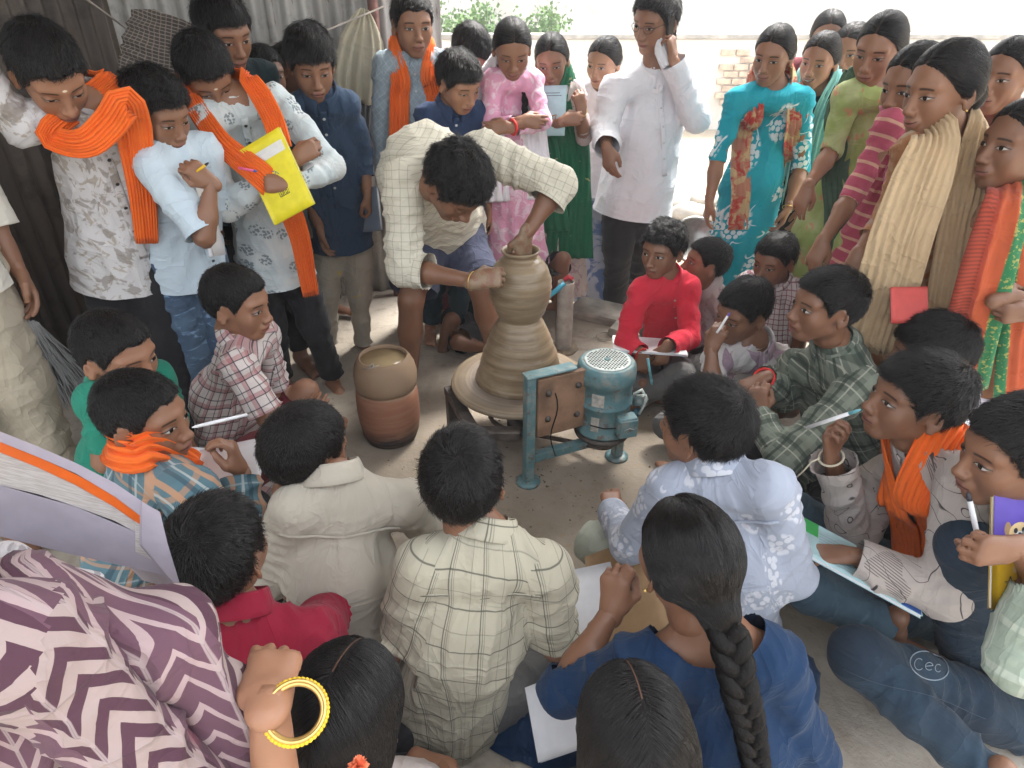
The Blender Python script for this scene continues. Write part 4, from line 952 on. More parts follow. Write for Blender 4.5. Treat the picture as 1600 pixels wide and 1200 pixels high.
b = MB(); b.lathe(MC, [(.001, .09), (.03, .09), (.052, .095), (.046, .105), (.052, .116), (.03, .12), (.03, .135), (.10, .145), (.104, .155), (.08, .163)], 40); b.build('pulley', M['cast'], root, True)
dC = nrm(V(.25, -1, 0)); dS = V(-dC[1], dC[0], 0); Ab = np.stack([dS, -dC, Z3])
p = MC + dC * .105 + dS * .045 + V(0, 0, .235); MB().box(p, (.075, .05, .078), ax=Ab, bev=.006).build('terminal_box', M['blue'], root); MB().box(p + dC * .028, (.066, .006, .068), ax=Ab, bev=.002).build('box_lid', M['blue'], root)
b = MB(); b.tube([p + dC * .033 + dS * -.018, p + dC * .034 + dS * .0 + V(0, 0, .008), p + dC * .034 + dS * .018], .0018, 6); b.build('scratch_wire', M['grille'], root, True)
p2 = MC + dS * .115 + V(0, 0, .235)
b = MB(); b.tube([p2 + V(0, 0, .03), p2 + dS * .05 + V(0, 0, .02)], .022, 14); b.build('capacitor', M['blue'], root, True)
b = MB(); b.tube([p2 + V(.0, .0, .055), p2 + dS * .03 + V(0, 0, .07), p2 + dS * .05 + V(0, -.02, .04), p2 + dS * .03 + V(0, -.03, .01)], .006, 8); b.tube([p2 + V(.01, -.01, .055), p2 + dS * .03 + V(.01, -.03, .065), p2 + dS * .04 + V(0, -.03, .02), p2 + dS * .02 + V(0, -.04, -.01)], .005, 8); b.build('wire', M['grille'], root, True)
b = MB(); b.tube([p2 + V(0, -.01, -.035), p2 + V(.02, -.02, -.005)], .016, 12); b.build('cable_gland', M['blued'], root, True)
b = MB(); b.tube([p - dS * .04 + dC * .01, p - dS * .08 + dC * -.006 + V(0, 0, -.006), p - dS * .13 + V(0, .03, 0)], .0022, 6); b.build('cable', M['blk'], root, True)
for a_, zc, hh, ww in ((-1.95, .335, .05, .045), (-2.0, .235, .06, .03)):
    v = []; f = []
    for i in range(9):
        q = a_ - ww / .2 + i * ww / .2 / 4; rr = .0985
        for z in (zc - hh / 2, zc + hh / 2): v.append(MC + V(rr * math.cos(q), rr * math.sin(q), z))
    f = [(2 * i, 2 * i + 2, 2 * i + 3, 2 * i + 1) for i in range(8)]; obj('label_plate', v, f, M['label'], root)
MB().box(MC + V(-.10, .01, .32), (.06, .10, .16), bev=.008).build('mounting_foot', M['blued'], root)
# belt
root = bpy.data.objects['potters_wheel']; b = MB(); P0 = MC + V(0, 0, .105); Q0 = V(WX, WY, .12); dd = nrm(Q0 - P0); nn = V(-dd[1], dd[0], 0); pts = []
for k in range(13): a = -math.pi / 2 + math.pi * k / 12; pts.append(P0 + (-dd * math.cos(a) + nn * math.sin(a)) * .05)
for k in range(13): a = math.pi / 2 - math.pi * k / 12; pts.append(V(Q0[0], Q0[1], .105) + (dd * math.cos(a) + nn * math.sin(a)) * .12)
pts.append(pts[0]); b.tube(pts, .009, 8, caps=False); b.build('drive_belt', M['rubber'], root, True)
# the pot being thrown on its mound
prof = [(.172, .277), (.164, .295), (.156, .32), (.149, .35), (.140, .385), (.128, .42), (.114, .455), (.101, .485), (.090, .507), (.082, .52), (.077, .530), (.080, .541), (.089, .556), (.099, .58), (.107, .607), (.112, .635), (.113, .66), (.110, .685), (.102, .711), (.088, .736), (.074, .752), (.065, .758), (.060, .762), (.060, .772), (.066, .780), (.069, .786), (.067, .790), (.060, .788), (.055, .775), (.056, .755), (.075, .735), (.09, .70), (.09, .62), (.02, .60)]
pr2 = []
for i in range(len(prof) - 1):
    n_ = 4 if i < 22 else 2
    for k in range(n_): t = k / n_; pr2.append((prof[i][0] * (1 - t) + prof[i + 1][0] * t, prof[i][1] * (1 - t) + prof[i + 1][1] * t))
pr2.append(prof[-1]); rr_ = np.random.RandomState(4); pr2 = [(x + (.0013 * math.sin(z * 230 + 3 * math.sin(z * 40)) + .0006 * math.sin(z * 610) if i < 88 else 0), z) for i, (x, z) in enumerate(pr2)]
b = MB(); b.lathe((WX, WY, 0), pr2, 80, wob=lambda q, z: .006 * math.sin(q * 2 + z * 9) + .004 * math.sin(3 * q - z * 20)); o = b.build('clay_pot', M['clay'], None, True); tag(o, 'wet clay pot with a narrow neck rising from a cone of clay on the wheel', 'pot')
# clay slurry barrel
BX, BY = -.49, 2.22
def barrelmat():
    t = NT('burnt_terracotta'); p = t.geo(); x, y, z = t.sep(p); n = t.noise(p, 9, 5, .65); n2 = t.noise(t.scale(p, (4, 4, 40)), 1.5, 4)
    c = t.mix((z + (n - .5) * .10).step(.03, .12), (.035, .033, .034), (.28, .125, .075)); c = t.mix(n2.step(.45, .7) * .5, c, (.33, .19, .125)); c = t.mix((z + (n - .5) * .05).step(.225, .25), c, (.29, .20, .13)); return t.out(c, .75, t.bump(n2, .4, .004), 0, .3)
M['barrel'] = barrelmat(); M['slurry'] = plain('clay_water', (.36, .27, .15), .2, var=.1, sc=8)
root = empty('clay_jar', (BX, BY, 0)); tag(root, 'scorched terracotta jar full of muddy water beside the wheel', 'jar')
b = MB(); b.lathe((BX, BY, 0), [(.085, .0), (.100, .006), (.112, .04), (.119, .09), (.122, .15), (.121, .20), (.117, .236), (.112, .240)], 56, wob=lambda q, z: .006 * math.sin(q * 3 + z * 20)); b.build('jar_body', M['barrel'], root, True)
b = MB(); b.lathe((BX, BY, 0), [(.108, .240), (.117, .246), (.121, .27), (.121, .30), (.114, .335), (.102, .36), (.094, .372), (.090, .374), (.087, .37), (.095, .34), (.098, .30)], 56, wob=lambda q, z: .010 * math.sin(q * 3 + 1) + .006 * math.sin(q * 7)); b.build('pot_rim', M['barrel'], root, True)
b = MB(); b.lathe((BX, BY, 0), [(.098, .335), (.097, .356), (.001, .356)], 40); b.build('water', M['slurry'], root, True)
b = MB(); p = V(BX - .03, BY - .088, .37); b.tube([p + V(-.01, 0, -.02), p + V(0, -.004, .01), p + V(.008, .002, .014), p + V(.012, .01, -.03)], .003, 6); b.tube([p + V(-.03, 0, -.005), p + V(.0, -.006, .0), p + V(.03, .005, .006)], .002, 6); b.build('rim_twine', M['stone'], root, True)
# stub of pipe with blue tube
p = at(880, 545, 2.97); p[2] = 0; root = empty('pipe', p); tag(root, 'short grey cement pipe standing behind the clay pot', 'pipe'); M['cement'] = plain('cement_pipe', (.36, .33, .29), .85, var=.2, sc=18, bump=.3)
b = MB(); b.lathe(p, [(.043, -.01), (.041, .03), (.040, .36), (.040, .365), (.034, .365), (.033, .30), (.001, .30)], 28); b.build('pipe_wall', M['cement'], root, True); b = MB(); b.lathe(p, [(.075, 0), (.07, .012), (.045, .014)], 20, wob=lambda q, z: .08 * math.sin(3 * q)); b.build('mortar_collar', M['mud'], root, True)
M['cyan'] = plain('blue_plastic', (.05, .35, .50), .35); M['redp'] = plain('red_plastic', (.55, .03, .05), .4)
b = MB(); b.tube([p + V(-.10, -.03, .29), p + V(-.05, -.042, .335), p + V(-.01, -.03, .37)], .012, 12); tag(b.build('hose', M['cyan'], None, True), 'bright blue plastic hose end leaning into the cement pipe', 'hose')
b = MB(); b.tube([p + V(-.01, 0, .372), p + V(.012, .01, .385), p + V(.03, .0, .375)], .011, 10); tag(b.build('bottle_cap', M['redp'], None, True), 'small red plastic piece lying on top of the cement pipe', 'cap')
# wire ring on the slab
c = atz(955, 525, .012); b = MB(); b.tube([c + V(.075 * math.cos(q), .05 * math.sin(q), .004 * math.sin(3 * q)) for q in np.linspace(0, 6.28, 26)], .0035, 6, caps=False); tag(b.build('wire_ring', M['stone'], None, True), 'loop of pale cord lying by the notebook of the boy in red', 'cord')
# aluminium basin
c = at(1085, 378, 3.15); root = empty('basin', c); tag(root, 'round aluminium basin leaning behind the seated boys', 'basin')
b = MB(); b.lathe(c, [(.001, -.03), (.08, -.02), (.11, .02), (.122, .025), (.12, .03), (.105, .025), (.078, -.01), (.001, -.022)], 40, ax=np.stack([V(1, 0, 0), nrm(V(0, .6, .8)), nrm(V(0, -.8, .6))])); b.build('basin_bowl', M['steel'], root, True)
# ---------------------------------------------------------------- cloth materials
def cl(k, name, base, pat=None, **kw): M[k] = cloth(name, base, pat, **kw)
cl('orange', 'orange_cotton', (.82, .155, .022), rough=.85); cl('black', 'black_cotton', (.022, .022, .025)); cl('blacktr', 'black_trousers', (.018, .018, .021), wr=.4)
cl('khaki', 'khaki_twill', (.42, .37, .29)); cl('khaki2', 'stained_khaki_twill', (.43, .385, .31), blotch(5, (.62, .46, .05), .60, .66, .7)); cl('grey', 'grey_cotton', (.13, .13, .13)); cl('cream', 'cream_cotton', (.44, .405, .34)); cl('creamw', 'cream_white_cotton', (.62, .60, .54))
cl('white', 'white_cotton', (.70, .71, .76)); cl('man', 'white_office_shirt', (.76, .76, .80)); cl('navy', 'navy_cotton', (.022, .042, .10)); cl('navy2', 'dark_denim_blue_cotton', (.03, .055, .10)); cl('teal', 'dark_teal_cotton', (.018, .035, .042)); cl('crimson', 'crimson_polo_cotton', (.27, .012, .035)); cl('red', 'red_cotton', (.62, .028, .055))
cl('royal', 'royal_blue_cotton', (.008, .030, .080)); cl('green', 'sea_green_cotton', (.02, .22, .15)); cl('skyb', 'pale_blue_cotton', (.50, .60, .68)); cl('slate', 'slate_blue_shorts', (.062, .070, .115)); cl('redsh', 'maroon_shorts', (.19, .03, .04))
cl('printB', 'white_cotton_with_beige_print', (.60, .59, .60), blotch(13, (.36, .31, .25), .55, .60, .75, 22, (.28, .25, .23), dist=2.5))
cl('printD', 'pale_blue_cotton_with_grey_sprigs', (.55, .62, .64), sprigs(11, (.16, .20, .23), .26, .85, 90, (.62, .66, .66)))
def lattice(t, u, v, uvw, base):
    a = lines(t, u + v, .035, 0, .002); b = lines(t, u - v, .035, 0, .002); return t.mix(a.mx(b) * .7, base, (.55, .60, .64))
cl('printH', 'grey_blue_lattice_cotton', (.30, .38, .44), lattice)
cl('plaidI', 'pale_pink_plaid', (.60, .55, .55), plaid(('u', .03, 0, .006, (.40, .14, .16), .6), ('v', .03, 0, .006, (.35, .14, .16), .6)))
cl('plaidk', 'white_red_black_plaid', (.58, .52, .50), plaid(('u', .060, 0, .014, (.34, .10, .11), .55), ('v', .060, 0, .014, (.34, .10, .11), .55), ('u', .030, .008, .0025, (.03, .03, .05), .85), ('v', .030, .008, .0025, (.03, .03, .05), .85)))
cl('plaidc', 'maroon_white_plaid', (.58, .54, .54), plaid(('u', .026, 0, .004, (.20, .05, .08), .8), ('v', .026, 0, .004, (.20, .05, .08), .8)))
cl('plaidm', 'teal_orange_plaid', (.10, .19, .23), plaid(('u', .075, 0, .014, (.55, .30, .17), .8), ('v', .075, 0, .010, (.50, .28, .16), .6), ('u', .075, .028, .006, (.45, .50, .50), .8), ('v', .075, .028, .004, (.35, .42, .44), .7), ('u', .075, .045, .010, (.04, .08, .11), .7)))
cl('plaide', 'olive_green_plaid', (.13, .155, .125), plaid(('u', .085, 0, .022, (.22, .25, .20), .8), ('v', .085, 0, .022, (.22, .25, .20), .7), ('u', .085, .03, .004, (.42, .43, .36), .8), ('v', .085, .03, .004, (.42, .43, .36), .8), ('u', .085, .052, .010, (.03, .045, .035), .7), ('v', .085, .052, .012, (.03, .045, .035), .6)))
cl('plaidi', 'pale_green_plaid', (.36, .43, .35), plaid(('u', .09, 0, .014, (.52, .57, .48), .8), ('v', .09, 0, .014, (.52, .57, .48), .7), ('u', .045, .02, .003, (.26, .33, .27), .6)))
cl('checkp', 'cream_windowpane_check', (.46, .43, .335), plaid(('u', .082, .041, .0020, (.05, .05, .04), .8), ('u', .082, .035, .0012, (.08, .08, .07), .7), ('v', .078, .02, .0020, (.05, .05, .04), .8), ('u', .041, .010, .001, (.15, .15, .12), .6), ('v', .039, .0, .001, (.15, .15, .12), .6)))
cl('checkK', 'cream_faint_check', (.60, .57, .47), plaid(('u', .028, 0, .002, (.26, .24, .18), .55), ('v', .028, 0, .002, (.28, .26, .19), .55)), wr=.8)
cl('floralf', 'white_cotton_with_white_flowers', (.36, .40, .49), sprigs(9, (.62, .64, .70), .34, .85, 50))
def contour(t, u, v, uvw, base):
    n = t.noise(uvw, 7, 1, .4, 1.2); a = (n * 5.0).fr() - .5; c = t.mix(1 - a.abs().step(.012, .045), base, (.06, .05, .05))
    h = lines(t, u + v * .3, .006, 0, .0016) * t.noise(uvw, 8, 1).step(.63, .64); return t.mix(h * .85, c, (.08, .07, .07))
cl('printh', 'taupe_cotton_with_black_contour_print', (.44, .395, .37), contour)
def denim(k, name, a, b, fade=.6):
    def g(t, u, v, uvw, base):
        n = t.noise(uvw, 4, 4, .6); c = t.mix(n.step(.42, .62), a, b); w = t.noise(t.scale(uvw, (14, 40, 1)), 1, 4, .6, 1); c = t.mix(w.step(.55, .72) * fade, c, tuple(min(1, x * 2.6 + .03) for x in b)); tw = lines(t, u + v, .0016, 0, .0005); return t.mix(tw * .04, c, (.4, .45, .5))
    cl(k, name, a, g, weave=.3)
cl('mauve', 'white_cotton_with_mauve_panels', (.60, .58, .58), blotch(4, (.36, .25, .33), .50, .53, .9))
denim('jeansC', 'acid_wash_denim', (.045, .08, .14), (.09, .15, .23), .8); denim('jeansh', 'blue_denim', (.035, .07, .10), (.065, .11, .145), .2); denim('jeansi', 'dark_denim', (.009, .022, .042), (.018, .040, .066), .10)
cl('palet', 'pale_green_trousers', (.42, .45, .38))
cl('pinkw', 'pink_cotton_with_white', (.68, .33, .47), blotch(14, (.75, .60, .68), .50, .58, .8)); cl('whited', 'thin_white_cotton', (.78, .76, .80)); cl('lightd', 'cream_floral_cotton', (.50, .44, .42), blotch(16, (.30, .16, .20), .53, .6, .6))
cl('greend', 'bottle_green_chiffon', (.008, .12, .055), blotch(10, (.45, .38, .18), .66, .69, .8)); cl('bluesk', 'blue_white_tie_dye', (.55, .60, .70), blotch(8, (.10, .20, .45), .46, .56, .85))
def turq(t, u, v, uvw, base):
    d = t.voro(t.scale(uvw, (1, .75, 1)), 5.2); pet = t.voro(uvw, 40, rnd=.7); m = (1 - d.step(.28, .36)) * (1 - pet.step(.40, .50)); st = (1 - ((t.noise(uvw, 6, 1, .4, .5) - .5).abs()).step(.004, .012)) * (1 - d.step(.40, .46)); return t.mix(m.mx(st) * .95, base, (.72, .80, .82))
cl('turq', 'turquoise_cotton_with_white_flowers', (.012, .34, .44), turq); cl('redgold', 'red_and_gold_dupatta', (.52, .24, .16), blotch(11, (.50, .045, .04), .50, .58, .9, 20, (.62, .46, .25)))
cl('blackk', 'black_kurta_cotton', (.02, .018, .022)); cl('tealp', 'pale_teal_chiffon', (.22, .50, .48)); cl('greenk', 'leaf_green_cotton_with_flowers', (.33, .42, .14), sprigs(12, (.62, .25, .16), .24, .7, 40, (.44, .50, .24))); cl('greendk', 'grey_green_chiffon', (.085, .15, .10))
cl('pinkk', 'pink_striped_kurta', (.44, .085, .14), plaid(('v', .045, 0, .010, (.66, .42, .30), .85))); cl('pinkd', 'dusty_pink_chiffon', (.52, .15, .24), blotch(20, (.62, .34, .40), .5, .6, .6))
def paisley(t, u, v, uvw, base):
    d = t.voro(t.scale(uvw, (1, .7, 1)), 9); r = (d - .30).abs(); m = (1 - r.step(.02, .05)) .mx(1 - d.step(.12, .18)); c = t.mix(t.noise(uvw, 26, 3).step(.50, .62) * .55, base, (.42, .29, .18)); return t.mix(m * .55, c, (.42, .37, .26))
cl('orangek', 'rust_orange_paisley_cotton', (.34, .155, .07), paisley); cl('beige', 'beige_chiffon', (.52, .385, .235), wr=.8); cl('maroon', 'maroon_cotton', (.22, .05, .06)); cl('tank', 'tan_orange_cotton', (.36, .185, .105), sprigs(7, (.16, .10, .07), .20, .7, 30))
def border(t, u, v, uvw, base):
    z = lines(t, v + (u * 60).sin() * .003, .010, 0, .004); s1 = u.step(-.035, -.030); c = t.mix(s1, (.03, .17, .07), (.44, .09, .035)); c = t.mix(u.step(.010, .014), c, (.36, .06, .035)); c = t.mix(z * .6 * u.gt(.02), c, (.12, .03, .02)); c = t.mix(t.noise(uvw, 70, 2).step(.55, .6) * .5 * u.lt(-.03), c, (.55, .45, .12)); return c
cl('borderd', 'orange_dupatta_with_green_border', (.6, .1, .03), border)
def chevron(t, u, v, uvw, base):
    x = (u / .064).fr(); tri = (x - .5).abs() * 2.0; wob = t.noise(uvw, 10, 2); y = v / .038 + tri * 1.1 + wob * .9; band = (y.fr() - .5); par = ((u / .085 * .5).fr()).gt(.5)
    col = t.mix(band.gt(.0), (.075, .033, .05), (.33, .26, .25)); c2 = t.mix(band.gt(.22), (.12, .06, .085), (.36, .27, .275)); c = t.mix(par, col, c2)
    vein = (1 - (tri - .04).abs().step(.02, .06)); c = t.mix(vein * .8, c, (.36, .29, .29)); pk = t.noise(uvw, 5, 2).step(.62, .66); return t.mix(pk * .55, c, (.36, .10, .16))
cl('chev', 'plum_and_cream_leaf_print_chiffon', (.3, .2, .25), chevron, wr=.8); cl('silver', 'grey_crinkled_print', (.45, .44, .45), blotch(20, (.20, .19, .20), .48, .55, .8))
M['button'] = plain('white_button', (.6, .6, .58), .4); M['bbutton'] = plain('dark_button', (.03, .035, .04), .4)
cl('oldc', 'old_cream_cloth', (.50, .47, .36)); cl('mat', 'brown_checked_blanket', (.085, .075, .065), plaid(('u', .012, 0, .002, (.40, .36, .32), .8), ('v', .018, 0, .003, (.34, .26, .22), .7))); cl('fringe', 'grey_cord', (.34, .34, .34))
# ---------------------------------------------------------------- the people
CR = 'children sitting round the wheel'; ST = 'boys standing by the zinc wall'; GR = 'girls standing on the right'; GM = 'girls standing in the yard'
H_ = {}
DH = dict(B=18, C=12, D=18, E=10, F=10, G=16, H=8, I=8, J=8, K=20, L=8, M=8, N=6, O=-8, Q=4, R=8, S=8, T=12, U=12, V=16, W=10, X=8, a=12, b=10, c=10, d=12, e=14, f=18, g=28, h=22, i=20, k=10, l=24, m=14, n=18, o=6, p=12, q=8, r=6, s=0)
FE = set('DGKOk') | {'P', 'P2', 'J'}; BK = set('fgnopqrs')
def pr(k, label, head, *a, **kw):
    head = (head[0], head[1] + DH.get(k, 0), head[2]); kw['feet'] = 2 if k in FE else 1
    kw['hres'] = .0056 if k in BK or k in ('A', 't') else (.0038 if kw.get('dens', 1500) >= 4000 else .0046)
    H_[k] = person(label, head, *a, **kw); return H_[k]
def j(**k): return k
S = lambda mat, sl=('u', .8), **k: dict(kind='shirt', sleeve=sl, mat=mat, **k)
K = lambda mat, sl=('u', .8), **k: dict(kind='kurta', sleeve=sl, mat=mat, hem=k.pop('hem', .40), **k)
L_ = ('f', .97)
pr('B', 'boy in white printed shirt and orange scarf leaning his arm on the timber post', (78, 98, 1.95), 1.52, 22, 48, 42, 8, tone=0.64, hair='a', tk=1, eo=.25, hs=1.04, dens=4000, hres=.0032, group=ST,
   top=S('printB', L_, hem=.12, cr=.009), bottom=dict(mat='blacktr'), J_=j(nb=(138, 165, 2.03), pel=(182, 385, 2.12), rs=(30, 195, 1.92), re=(-70, 60, 1.85), rw=(-120, -120, 1.9), ls=(222, 160, 2.14), le=(262, 250, 2.3), lw=(255, 345, 2.32)), hands={'r': 0})
pr('C', 'curly haired boy in pale blue shirt with folded arms beside the orange scarf boys', (247, 165, 2.12), 1.38, 45, 62, 24, 5, tone=0.40, hair='k', eo=.35, hs=1.0, dens=4000, hres=.0032, group=ST,
   top=S('skyb', ('u', .93), hem=.10, sr=.056), bottom=dict(mat='jeansC'), J_=j(nb=(258, 228, 2.12), pel=(288, 392, 2.2), rs=(240, 262, 2.04), re=(320, 372, 1.97), rw=(330, 285, 2.02), le=(330, 330, 2.2), lw=(310, 318, 2.06), ls=(318, 235, 2.2)), hands={'r': ('grip', V(1, -.6, 0), V(-.5, -.2, .6)), 'l': ('grip', V(.2, -1, .3), V(-.6, -.2, .1))})
pr('D', 'boy in pale blue sprigged shirt and orange scarf hugging a yellow notebook', (322, 98, 2.4), 1.5, 18, 40, 44, 12, tone=0.52, hair='a', tk=.9, eo=.3, hs=1.04, dens=4000, hres=.0032, group=ST,
   top=S('printD', L_, hem=.13, sr=.052, collar=False), bottom=dict(mat='blacktr'), J_=j(nb=(362, 152, 2.42), pel=(425, 385, 2.52), rs=(318, 188, 2.34), re=(352, 325, 2.24), rw=(462, 250, 2.24), ls=(432, 158, 2.48), le=(518, 262, 2.38), lw=(452, 290, 2.18), la=(520, 590, 2.62), ra=(440, 590, 2.6)), hands={'l': ('grip', V(0, -1, .4), V(-1, -.1, .15)), 'r': ('grip', V(0, -1, .3), V(.8, .1, .5))})
pr('E', 'tall boy in dark teal shirt behind the boy with the yellow notebook', (350, 42, 2.72), 1.6, 25, 48, 22, 5, tone=0.50, hair='b', eo=.5, hs=1.1, dens=3000, group=ST, top=S('teal', L_), bottom=dict(mat='black'))
pr('F', 'boy peering out between the teal shirt and the navy shirt', (415, 108, 3.15), 1.42, 35, 40, 5, 0, tone=0.26, hair='a', group=ST, top=S('teal'), bottom=dict(mat='black'))
pr('F2', 'half hidden face with fair hands behind the boy in the navy shirt', (460, 112, 3.3), 1.40, 60, 75, 15, 0, tone=0.45, hair='a', group=ST, top=S('maroon'), bottom=dict(mat='black'))
pr('G', 'boy in dark navy shirt and stained khaki trousers with thick fringe', (487, 86, 2.82), 1.5, 15, 22, 22, 0, tone=0.52, hair='d', eo=.3, hs=1.08, dens=4000, hres=.0032, group=ST,
   top=S('navy2', ('f', .55), hem=.11), bottom=dict(mat='khaki2', ease=.92), J_=j(nb=(500, 148, 2.84), pel=(530, 345, 2.95), rs=(456, 172, 2.82), re=(472, 275, 2.86), rw=(500, 358, 2.84), ls=(545, 165, 2.88), le=(566, 238, 2.98), lw=(574, 305, 2.92), la=(568, 540, 3.0), ra=(512, 540, 2.96)), hands={'l': ('grip', V(1, 0, 0), V(.1, -.1, -1)), 'r': ('relax', V(-1, 0, 0), V(.1, -.1, -1))})
pr('H', 'tall boy in grey blue lattice shirt with orange scarf by the steel post', (645, 32, 3.2), 1.58, 12, 20, 10, 0, tone=0.52, hair='a', eo=.6, hs=1.05, dens=3000, hres=.0034, group=ST, top=S('printH', L_, hem=.13), bottom=dict(mat='maroon'))
pr('I', 'boy in pale pink plaid shirt with bowed head behind the navy shirt', (733, 74, 3.45), 1.42, 30, 60, 50, 0, tone=0.45, hair='b', eo=.2, group=ST, top=S('plaidI'), bottom=dict(mat='black'))
pr('J', 'boy in deep blue shirt looking down just behind the potter', (717, 122, 3.02), 1.38, 20, 42, 28, 5, tone=0.61, hair='b', eo=.2, hs=1.05, dens=3000, hres=.0034, group=ST, top=S('navy', ('u', .9), sr=.056), bottom=dict(mat='teal'), J_=j(ra=(672, 505, 3.1), la=(712, 512, 3.0)))
# potter
pr('K', 'potter in cream checked shirt and blue shorts bending over the clay pot', (712, 268, 2.12), 1.66, 42, 52, 58, 8, pose='stand', kind='m', hair='k', tone=0.33, eo=.1, hs=1.04, dens=7000, hres=.0034, group='people at the wheel', cres=.009,
   top=S('checkK', ('f', .35), hem=.10, sr=.062, ease=1.12, wr=.006), bottom=dict(kind='shorts', mat='slate', cut=.86, ease=1.15), fat=1.1,
   J_=j(nb=(690, 262, 2.28), pel=(690, 345, 2.84), chest=(664, 268, 2.56), ls=(752, 236, 2.34), rs=(628, 282, 2.22), le=(872, 288, 2.30), lw=(822, 366, 2.21), re=(632, 420, 2.16), rw=(742, 440, 2.05), lk=(752, 452, 2.66), rk=(642, 470, 2.56), la=(775, 560, 2.78), ra=(640, 598, 2.66)),
   hands={'l': ('grip', V(.5, -.6, .3), V(-.12, -.02, -1)), 'r': ('grip', V(-.2, -.9, .5), V(1, .25, .12))})
pr('L', 'girl in pink dress with white dupatta and a braid over her shoulder', (800, 70, 3.15), 1.46, 12, 6, 30, 0, kind='g', hair='g', tone=0.46, eo=.3, dens=2500, hres=.0034, group=GM, top=K('pinkw', ('f', .8), hem=.55), bottom=dict(mat='pinkw'), J_=j(le=(848, 190, 3.1), lw=(795, 200, 3.0), re=(768, 200, 3.1), rw=(815, 190, 3.02), rs=(768, 130, 3.16), ls=(832, 128, 3.2)), hands={'l': ('relax', V(0, -1, .3), V(-1, 0, 0)), 'r': ('relax', V(0, -1, .3), V(1, 0, 0))})
pr('M', 'girl wrapped in bottle green dupatta holding a printed sheet', (862, 88, 3.4), 1.46, -2, -8, 18, 4, kind='g', hair='g', tone=0.42, eo=.5, dens=2500, hres=.0034, group=GM, top=K('lightd', ('f', .4), hem=.60), bottom=dict(mat='lightd'), J_=j(re=(842, 205, 3.35), rw=(880, 190, 3.2), le=(912, 215, 3.4), lw=(908, 175, 3.24)), hands={'r': ('grip', V(0, -1, .2), V(1, 0, .2)), 'l': ('grip', V(.4, -1, 0), V(-.2, 0, 1))})
pr('N', 'girl in white top and blue tie dye skirt behind the man', (943, 92, 3.65), 1.5, -20, -35, 15, -5, kind='g', hair='g', tone=0.64, eo=.5, dens=2500, hres=.0034, gnd=-.17, group=GM, top=S('whited', ('u', .9), hem=.10), bottom=dict(kind='skirt', mat='bluesk', end=-.05))
pr('O', 'man in untucked white shirt and black trousers holding a phone to his ear', (1024, 42, 3.42), 1.72, -24, -48, 18, -6, kind='m', hair='m', tone=0.48, eo=.5, hs=1.06, dens=4000, hres=.0032, gnd=-.17, group='adults', fat=1.12, shoe=True,
   top=S('man', L_, hem=.10, sr=.062, ease=1.08), bottom=dict(mat='blacktr', ease=1.1), J_=j(nb=(1022, 112, 3.46), pel=(992, 300, 3.5), rs=(962, 140, 3.4), re=(945, 200, 3.36), rw=(948, 232, 3.2), ls=(1068, 128, 3.5), le=(1088, 185, 3.38), lw=(1052, 92, 3.34), ra=(962, 488, 3.6), la=(998, 470, 3.75), rk=(965, 385, 3.45), lk=(1005, 380, 3.55)), hands={'l': ('grip', V(.7, -.6, 0), V(-.25, 0, 1)), 'r': ('relax', V(-.6, -.6, 0), V(.2, -.3, -1))})
pr('P', 'small child in pale printed shirt crouching behind the pot', (824, 330, 3.25), 1.15, 20, 40, 20, 0, pose='sit', tone=0.26, hair='a', group=CR, top=S('lightd'), bottom=dict(kind='shorts', mat='black'), J_=j(lk=(880, 405, 3.1), la=(868, 470, 3.15), rk=(815, 420, 3.1), ra=(820, 480, 3.1)))
pr('P2', 'barefoot child squatting in the shade behind the potter\'s legs', (738, 402, 3.05), 1.15, -10, -10, 10, 0, pose='sit', tone=0.26, hair='a', group=CR, top=S('teal'), bottom=dict(kind='shorts', mat='black'), J_=j(rk=(705, 500, 2.95), ra=(690, 545, 2.95), lk=(715, 535, 2.85), la=(765, 545, 2.9)))
# standing girls
pr('Q', 'girl in turquoise kurta with white flowers and a red gold dupatta', (1208, 84, 3.08), 1.48, -22, -38, 14, -4, kind='g', hair='g', tone=0.59, eo=.6, gz=-.002, dens=3000, hres=.0032, group=GR, top=K('turq', ('f', .12), hem=.46, flare=.05), bottom=dict(mat='turq'),
   J_=j(re=(1122, 245, 3.05), rw=(1108, 315, 2.98), le=(1252, 262, 3.1), lw=(1232, 325, 2.98), rs=(1152, 158, 3.08), ls=(1256, 158, 3.1)), hands={'r': ('relax', V(-1, 0, 0), V(-.1, -.2, -1)), 'l': ('relax', V(1, -.4, 0), V(-.3, -.2, -1))})
pr('R', 'smiling girl in black kurta with pale teal dupatta', (1280, 88, 3.22), 1.46, -30, -42, 10, -4, kind='g', hair='g', tone=0.59, eo=.55, gz=-.002, smile=2, dens=2500, hres=.0034, group=GR, top=K('blackk', ('u', .9)), bottom=dict(mat='blackk'), J_=j(re=(1262, 180, 3.3), rw=(1252, 135, 3.2), lw=(1262, 330, 3.0), le=(1300, 260, 3.15)), hands={'r': ('open', V(0, -.3, 1), V(-1, -.6, 0)), 'l': ('relax', V(0, -1, 0), V(-.5, 0, -1))})
pr('S', 'girl whose face shows between the black kurta and the green kurta', (1328, 72, 3.4), 1.5, -30, -42, 12, 0, kind='g', hair='g', tone=0.59, eo=.5, group=GR, top=K('greenk'), bottom=dict(mat='greenk'))
pr('S2', 'girl almost hidden behind the black kurta with only her hair showing', (1292, 60, 3.6), 1.52, -20, -20, 10, 0, kind='g', hair='g', tone=0.50, group=GR, top=K('maroon'), bottom=dict(mat='maroon'))
